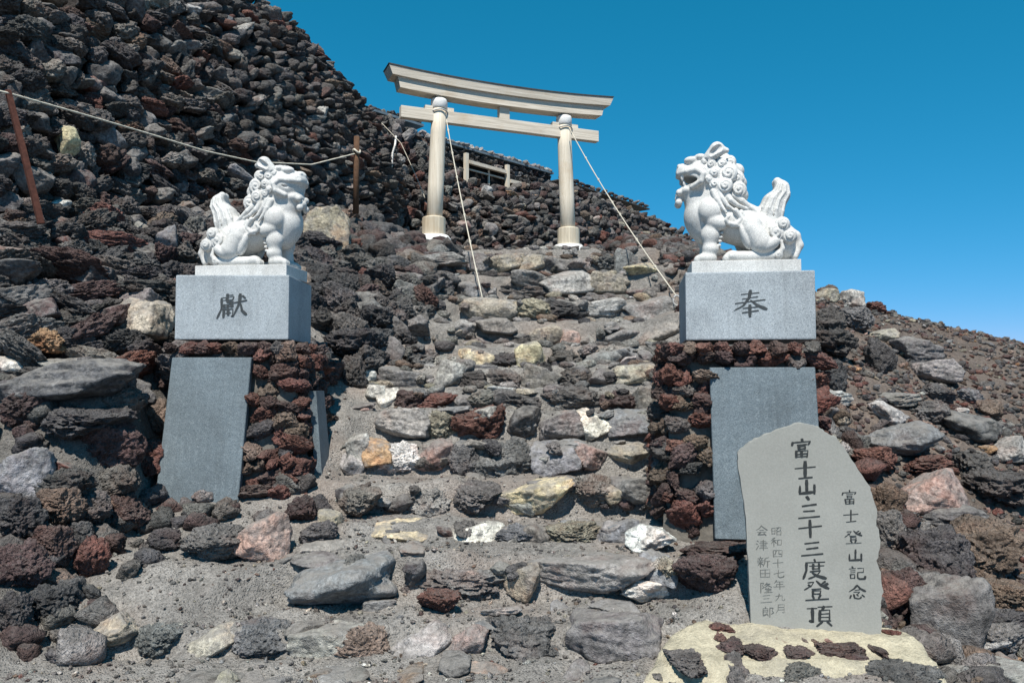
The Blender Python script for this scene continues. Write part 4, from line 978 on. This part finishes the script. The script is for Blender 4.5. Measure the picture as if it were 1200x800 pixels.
column('carved_character', '会津新田隆三郎', None, None, 15, 8, INK2, [(101, 413), (102, 461), (107, 518), (112, 556), (115, 604), (116, 642), (122, 685)])

# mortar plinth under the stele
POLY = [(735, 830), (752, 792), (772, 764), (785, 742), (830, 727), (880, 722), (985, 724), (1055, 735), (1085, 752), (1112, 790), (1120, 840)]
plinth = thing('mortar_plinth', 'cream mortar plinth with embedded dark stones under the stele', 'plinth', (1.75, 4.7, 0))
def plz(x, y): return .055+(.075)*sstep(4.6, 5.1, y)-1.0*np.maximum(0, 4.62-y)**1.1-.05*sstep(1.1, .7, x)
def pl_pt(px, py):
    u = (px-600)/F_PX; v = (400-py)/F_PX; d = np.array([u, math.cos(PITCH)-v*math.sin(PITCH), math.sin(PITCH)+v*math.cos(PITCH)]); d /= d[1]
    ts = np.arange(3.6, 6, .005); zz = EYE+d[2]*ts-plz(d[0]*ts, ts); k = int(np.argmax(zz <= 0)); return np.array([d[0]*ts[k], ts[k]])
poly = np.array([pl_pt(*q) for q in POLY])
def sdist(x, y):
    n = len(poly); dmin = np.full(x.shape, 1e9); ins = np.zeros(x.shape, bool)
    for i in range(n):
        a = poly[i]; b = poly[(i+1) % n]; e = b-a; t = np.clip(((x-a[0])*e[0]+(y-a[1])*e[1])/(e @ e), 0, 1)
        dmin = np.minimum(dmin, np.hypot(x-a[0]-t*e[0], y-a[1]-t*e[1]))
        c = ((a[1] > y) != (b[1] > y)) & (x < (b[0]-a[0])*(y-a[1])/(b[1]-a[1]+1e-12)+a[0]); ins ^= c
    return np.where(ins, -dmin, dmin)
xs = np.arange(.2, 2.9, .025); ys = np.arange(3.7, 5.6, .025); X, Y = np.meshgrid(xs, ys); q = np.stack([X, Y, X*0], -1)
sd = sdist(X, Y)+.05*fbm(q*5, 3, 4); Z = plz(X, Y)+.025*fbm(q*6, 4, 8)+.008*fbm(q*30, 2, 3)-np.maximum(0, sd+.02)*2.2
i = np.arange(X.size).reshape(X.shape); Q = np.stack([i[:-1, :-1], i[:-1, 1:], i[1:, 1:], i[1:, :-1]], -1).reshape(-1, 4)
keep = (sd < .25).ravel()[Q].all(1); np_mesh('mortar', np.stack([X, Y, Z], -1).reshape(-1, 3), Q[keep], MORTAR, plinth)
for (x, y, w, hgt, c) in ((805, 773, 46, 50, 'D'), (861, 786, 36, 40, 'D'), (855, 755, 34, 18, 'M'), (891, 763, 42, 16, 'M'), (936, 764, 42, 15, 'M'), (986, 764, 58, 14, 'M'), (1023, 758, 20, 22, 'M'), (940, 793, 66, 26, 'D'), (1062, 792, 95, 34, 'D'),
                       (838, 734, 38, 12, 'R'), (841, 743, 18, 15, 'R'), (1046, 740, 22, 8, 'R'), (1003, 770, 30, 12, 'M'), (915, 749, 16, 7, 'T'), (943, 750, 10, 6, 'G'), (953, 751, 9, 5, 'N'), (969, 750, 9, 5, 'P'), (1000, 795, 26, 12, 'G'), (770, 792, 14, 8, 'D')):
    g = pl_pt(x, y); k = g[1]/F_PX; dd = hgt*k/max(.3, (EYE)/g[1]); z = float(plz(g[0], g[1]))
    rock('embedded_stone', (g[0], g[1], z-.01), (w/2*k, max(.025, dd*.5*(1 if y < 770 else .55)), max(.02, min(.06, w*k*.22))), (0 if y < 775 else .6, 0, random.gauss(0, .1)), c, 'lava', plinth, hero=w > 40)
adopt(plinth)

# ------------------------------------------------------------------ loose boulders, each one a thing
B_ = [  # px, py (centre), width, height, colour, kind, label
 # around the foot of the steps and the left pedestal
 (305,632,64,54,'P','block','pinkish-red angular boulder at the foot of the left pedestal'),
 (396,688,128,50,'B','smooth','large smooth blue-grey boulder at the left of the lower steps'),
 (245,638,82,40,'D','lava','dark grey lava boulder in front of the left pedestal plate'),
 (192,634,40,24,'K','lava','small black boulder below the left edge of the left plate'),
 (128,742,58,32,'T','slab','flat pale tan slab lying on the ash at lower left'),
 (512,706,50,26,'R','lava','low reddish stone on the tread beside the smooth grey boulder'),
 (765,632,60,32,'W','slab','cream white flat stone beside the foot of the right pedestal'),
 (758,694,72,26,'W','slab','pale pumice slab lying flat below the cream white stone'),
 (828,677,74,46,'M','lava','dark red-brown lava boulder left of the stele'),
 (840,650,80,24,'M','lava','flat dark red stone below the right pedestal'),
 (812,622,24,32,'M','lava','small red-brown stone wedged at the base of the right pedestal'),
 (865,628,34,28,'M','lava','dark red-brown stone tucked against the lower edge of the right plate'),
 (350,600,36,32,'M','lava','red-brown lava stone under the right corner of the left pedestal'),
 (372,625,44,26,'D','lava','dark stone beside the pinkish-red boulder'),
 (410,545,34,30,'L','block','pale grey stone beside the side plate of the left pedestal'),
 (420,592,52,36,'G','lava','grey lava stone at the left end of the fourth step'),
 (440,463,26,16,'W','block','small cream stone at the left end of the seventh step'),
 (385,610,30,22,'T','block','small tan stone between the side plate and the steps'),
 (360,548,26,24,'R','lava','small rust-red stone beside the narrow side plate'),
 # left ledge
 (80,450,165,52,'K','slab','long black layered ledge stone left of the left pedestal'),
 (85,500,116,44,'K','lava','black lava block under the long ledge stone'),
 (28,478,56,46,'M','lava','dark maroon boulder at the left edge under the ledge'),
 (138,478,56,44,'D','lava','dark grey lava boulder between the ledge and the left plate'),
 (126,524,70,60,'M','lava','maroon lava boulder left of the middle of the left plate'),
 (135,572,56,48,'D','lava','dark boulder at the lower left corner of the left plate'),
 (20,560,66,66,'B','block','blue-black boulder at the left edge beside the reddish chip'),
 (70,550,36,16,'R','block','small flat rust-red chip on the ash at far left'),
 (72,572,64,40,'K','lava','black lava boulder just below the rust-red chip'),
 (20,612,62,56,'K','lava','black boulder at the left edge above the maroon pile'),
 (68,598,54,46,'N','lava','brown lava boulder in the left-hand pile'),
 (108,602,42,46,'D','lava','dark grey boulder right of the brown one in the left pile'),
 (142,606,54,48,'M','lava','maroon boulder at the right end of the left pile'),
 (60,645,48,56,'M','lava','maroon boulder in the middle of the left pile'),
 (102,660,40,52,'R','lava','rust-red boulder at the lower right of the left pile'),
 (20,668,62,60,'M','lava','maroon boulder at the left edge low in the pile'),
 (48,708,62,40,'K','lava','black boulder at the bottom of the left pile'),
 (8,722,44,48,'K','lava','black boulder in the lower left corner'),
 (92,628,34,30,'K','lava','small black boulder inside the left pile'),
 (130,640,30,26,'M','lava','small maroon stone beside the rust-red boulder'),
 (190,446,30,30,'M','lava','small maroon rock tucked against the upper left edge of the left plate'),
 (182,492,36,44,'N','lava','brown rock tucked against the middle left edge of the left plate'),
 (174,540,38,44,'R','lava','rust-brown rock tucked against the lower left edge of the left plate'),
 # behind the left pedestal
 (164,385,64,60,'T','block','big olive-tan boulder behind the left pedestal'),
 (52,412,46,30,'O','lava','orange-tan stone on the ledge at far left'),
 (12,428,36,20,'W','block','cream stone at the left edge on the ledge'),
 (66,243,34,18,'W','smooth','round white stone at the foot of the rusty post'),
 (58,160,34,38,'Y','smooth','yellowish boulder in the wall beside the rusty post'),
 (185,288,30,34,'B','block','blue-grey angular stone left of the left lion'),
 (110,262,44,28,'R','lava','rust-red rock on the bank below the white stone'),
 (375,285,60,66,'T','block','olive-grey boulder right of the left lion'),
 (365,130,14,22,'L','slab','pale splinter of stone high on the tall wall'),
 (205,4,26,14,'L','slab','light slab sticking out at the top of the tall wall'),
 (255,24,10,16,'B','block','blue-grey splinter near the top of the tall wall'),
 (500,312,90,16,'G','slab','long flat grey slab on the bank below the torii'),
 (398,262,44,26,'N','lava','brown rock on the bank below the wooden post'),
 # right slope
 (1000,352,28,22,'L','slab','pale flat slab leaning on the skyline right of the right pedestal'),
 (969,346,30,16,'T','slab','tan slab next to the pale leaning slab'),
 (972,328,26,20,'N','lava','brown rock on the skyline just right of the granite block'),
 (1026,360,24,14,'R','lava','rust-red rock on the skyline beside the leaning slab'),
 (970,378,44,38,'K','lava','black boulder right of the granite block'),
 (1006,376,42,30,'B','lava','blue-grey lava boulder below the pale leaning slab'),
 (976,406,58,36,'K','lava','wide black boulder beside the lower edge of the granite block'),
 (1034,418,34,44,'K','lava','upright black boulder on the scree right of the pedestal'),
 (1036,393,34,16,'T','slab','thin tan slab above the upright black boulder'),
 (1078,412,58,32,'D','slab','layered dark grey boulder on the scree'),
 (1099,436,54,28,'G','block','rounded grey-brown boulder below the layered one on the scree'),
 (976,441,42,40,'K','lava','rough black boulder beside the top of the right plate'),
 (976,468,48,18,'L','slab','pale grey slab just right of the right plate'),
 (976,487,32,18,'G','block','grey stone below the pale slab beside the right plate'),
 (1054,467,52,16,'G','slab','flat grey rock above the pinkish-white stone'),
 (1046,486,46,27,'L','block','pinkish-white angular stone on the scree'),
 (1060,519,88,48,'B','block','large blue-grey wedge-shaped boulder right of the stele top'),
 (1102,462,42,24,'D','lava','dark grey rock upslope of the big black flat boulder'),
 (1093,484,42,30,'D','lava','dark rock between the pinkish-white stone and the flat black boulder'),
 (1145,500,84,36,'K','block','wide flat black boulder on the right-hand scree'),
 (1138,464,27,18,'B','lava','small blue-black rock above the wide flat black boulder'),
 (1165,482,36,26,'N','lava','brown rock upslope right of the wide flat black boulder'),
 (1188,530,42,30,'L','block','pale grey block at the right edge beside the yellow stone'),
 (1160,528,20,10,'O','smooth','small orange-yellow stone on the right-hand scree'),
 (1085,503,27,20,'P','lava','small pinkish rock at the end of the blue-grey wedge'),
 (1028,540,52,32,'R','lava','rust-red rock just right of the stele top'),
 (1090,548,62,28,'R','lava','reddish-brown rock above the pinkish boulder'),
 (1150,550,48,34,'D','lava','dark grey rock below the orange-yellow stone'),
 (1004,525,26,38,'M','lava','maroon rock peeping behind the top right edge of the stele'),
 (1098,582,78,56,'P','block','large pinkish-brown boulder right of the stele'),
 (1118,606,84,26,'K','slab','dark streaked ledge stone under the pinkish-brown boulder'),
 (1107,662,88,72,'K','lava','big round black boulder right of the middle of the stele'),
 (1164,648,84,74,'N','lava','big brown lava boulder near the right edge'),
 (1178,578,74,46,'K','lava','black lava boulder at the right edge above the brown boulder'),
 (1044,630,46,60,'D','lava','dark grey boulder touching the right edge of the stele'),
 (1040,592,38,48,'N','lava','brown-grey boulder behind the right edge of the stele'),
 (1059,700,62,60,'M','lava','purplish-grey round boulder at the lower right corner of the stele'),
 (1116,730,92,92,'D','block','very large dark boulder right of the mortar plinth'),
 (1179,706,62,42,'N','lava','orange-brown rock at the right edge below the big brown boulder'),
 (1183,734,52,32,'K','lava','black rock at the right edge in the lower corner'),
 (1168,756,64,36,'G','lava','grey rock right of the very large dark boulder'),
 (1173,776,38,18,'R','smooth','small smooth red stone in the lower right corner'),
 (1164,796,116,34,'L','block','light grey flat stone at the bottom right of the frame'),
 (1080,618,22,14,'G','block','small grey stone between the stele and the black boulder'),
 (1130,483,16,10,'W','block','small white stone on the right-hand scree'),
 # right of the upper steps
 (752,318,40,18,'Y','block','cream block at the right end of the steps below the guy rope'),
 (735,300,24,16,'T','block','tan block above the cream block at the right end of the steps'),
]
def samples(w):
    out_ = []
    for uu in np.linspace(0, w.n, 160):
        for vv in np.linspace(0, 1, 40):
            p, n_, du = w.pt(float(uu), float(vv)); out_.append((*px_of(p.x, p.y, p.z), p, n_))
    return out_
SURF1, SURF3 = samples(w1), samples(w3)
for (px, py, w, hgt, c, kd, lab) in B_:
    if (px < 530 and py < 425):                     # stones that sit in the stacked faces: find the face along the sight line
        cand = SURF1 if py < 235 or (px > 330 and py < 200) else SURF3
        e, q = min(((s[0]-px)**2+(s[1]-py)**2, i) for i, s in enumerate(cand)); s = cand[q]
        g = s[2]+s[3]*.10-Vector((0, 0, hgt*.42*s[2].y/F_PX))
    else: g = hit(px, py+hgt*.42)
    k = g.y/F_PX; hx, hz = w/2*k*1.04, hgt/2*k*1.08; hy = max(.05, min(hx*.9, .34))
    o = rock('boulder' if w > 34 else 'loose_stone', (g.x, g.y+hy*.35, g.z+hz*.78), (hx, hy, hz), (random.gauss(.05, .08), random.gauss(0, .08), random.gauss(0, .15)+random.choice((0, math.pi))), c, kd, None, hero=w > 40)
    tag(o, lab, 'boulder' if w > 34 else 'stone')

# ------------------------------------------------------------------ rubble and gravel (uncountable)
def visible(x, y, z): sx, sy = px_of(x, y, z); return -40 < sx < 1650 and sy < 840
rub = Stuff(); SCREE = dict(K=22, D=26, M=18, R=12, N=12, G=9, L=4, T=3, P=2, O=1)
cnt = 0
while cnt < 2100:                                  # broken rock right of the steps
    y = random.uniform(4.2, 15.5); x = random.uniform(.7, .66*y) if cnt < 1500 else random.uniform(.6*y, 1.05*y)
    xr = float(np.interp(y, SD, [(s[3]-600)/F_PX*s[1] for s in STEPS]))
    if x < max(xr+.05, 1.9 if y < 7.6 else 0) or in_ped(x, y) or (y < 5.4 and x < 2.5): continue
    far = x > 2.7+.08*y
    r = random.choice((.05, .06, .07, .08, .10, .13, .16)) if not far else random.choice((.02, .025, .03, .04, .05, .06))
    z = gz(x, y)
    if not visible(x, y, z): continue
    rub.add((x, y, z+r*.35), (r*random.uniform(.9, 1.5), r*random.uniform(.8, 1.1), r*random.uniform(.55, .85)), (random.gauss(0, .3), random.gauss(0, .3), random.uniform(0, 6.3)), colour(pick(SCREE)), 3 if r > .09 and y < 9 else 2); cnt += 1
for _ in range(700):                               # stones heaped along the crest right of the torii
    y = random.uniform(11, 16.5); x = random.uniform(1.6, 4.1); xr = float(np.interp(y, SD, [(s[3]-600)/F_PX*s[1] for s in STEPS]))
    if x < xr+.1: continue
    r = random.uniform(.06, .17); rub.add((x, y, gz(x, y)+r*.3), (r*1.2, r, r*.8), (random.gauss(0, .3), random.gauss(0, .3), random.uniform(0, 6.3)), colour(pick(BANKCOL)), 3)
for _ in range(160):                               # rubble beside the left pile and under the pedestals
    y = random.uniform(4.7, 7.2); x = random.uniform(-4.3, -1.5)
    if x > -2.5 and y < 6.2: continue
    r = random.uniform(.04, .13); rub.add((x, y, gz(x, y)+r*.3), (r*1.2, r, r*.8), rrot(.5), colour(pick(BANKCOL)), 3)
for _ in range(300):                               # broken stones among the upper steps
    y = random.uniform(8.5, 15); xl = float(np.interp(y, SD, [(s[2]-600)/F_PX*s[1] for s in STEPS])); xr = float(np.interp(y, SD, [(s[3]-600)/F_PX*s[1] for s in STEPS]))
    x = random.uniform(xl-.2, xr+.2); r = random.uniform(.04, .10); rub.add((x, y, gz(x, y)+r*.25), (r*1.3, r, r*.7), rrot(.3), colour(pick(dict(D=5, G=6, K=3, L=2, N=2, T=1))), 2)
tag(rub.build('rubble', None, True), 'broken lava rubble strewn over the slope and beside the steps', 'rubble')
grv = Stuff(); GRAV = dict(G=40, D=22, K=7, L=16, N=6, M=3, T=6, W=3, R=1)
cnt = 0
while cnt < 11500:
    if cnt < 6000: y = 3.9+abs(random.gauss(0, 1.0))*2.6; x = random.uniform(-3.2, 2.2)*min(1.2, .3+y*.14); r = math.exp(random.uniform(math.log(.004), math.log(.017)))
    else: y = random.uniform(5, 15); x = (random.uniform(2.2, .66*y) if cnt < 10000 else random.uniform(.6*y, 1.05*y)) if .66*y > 2.3 else 99; r = math.exp(random.uniform(math.log(.014), math.log(.055)))
    if y > 15 or x > 14: continue
    z = gz(x, y)
    if not visible(x, y, z): continue
    grv.add((x, y, z+r*.35), (r*random.uniform(.8, 1.5), r, r*random.uniform(.5, .9)), (random.gauss(0, .4), random.gauss(0, .4), random.uniform(0, 6.3)), colour(pick(GRAV if x < 2.2 else SCREE), .25), 1); cnt += 1
tag(grv.build('gravel', None, False), 'fine volcanic gravel scattered over the ash and treads', 'gravel')
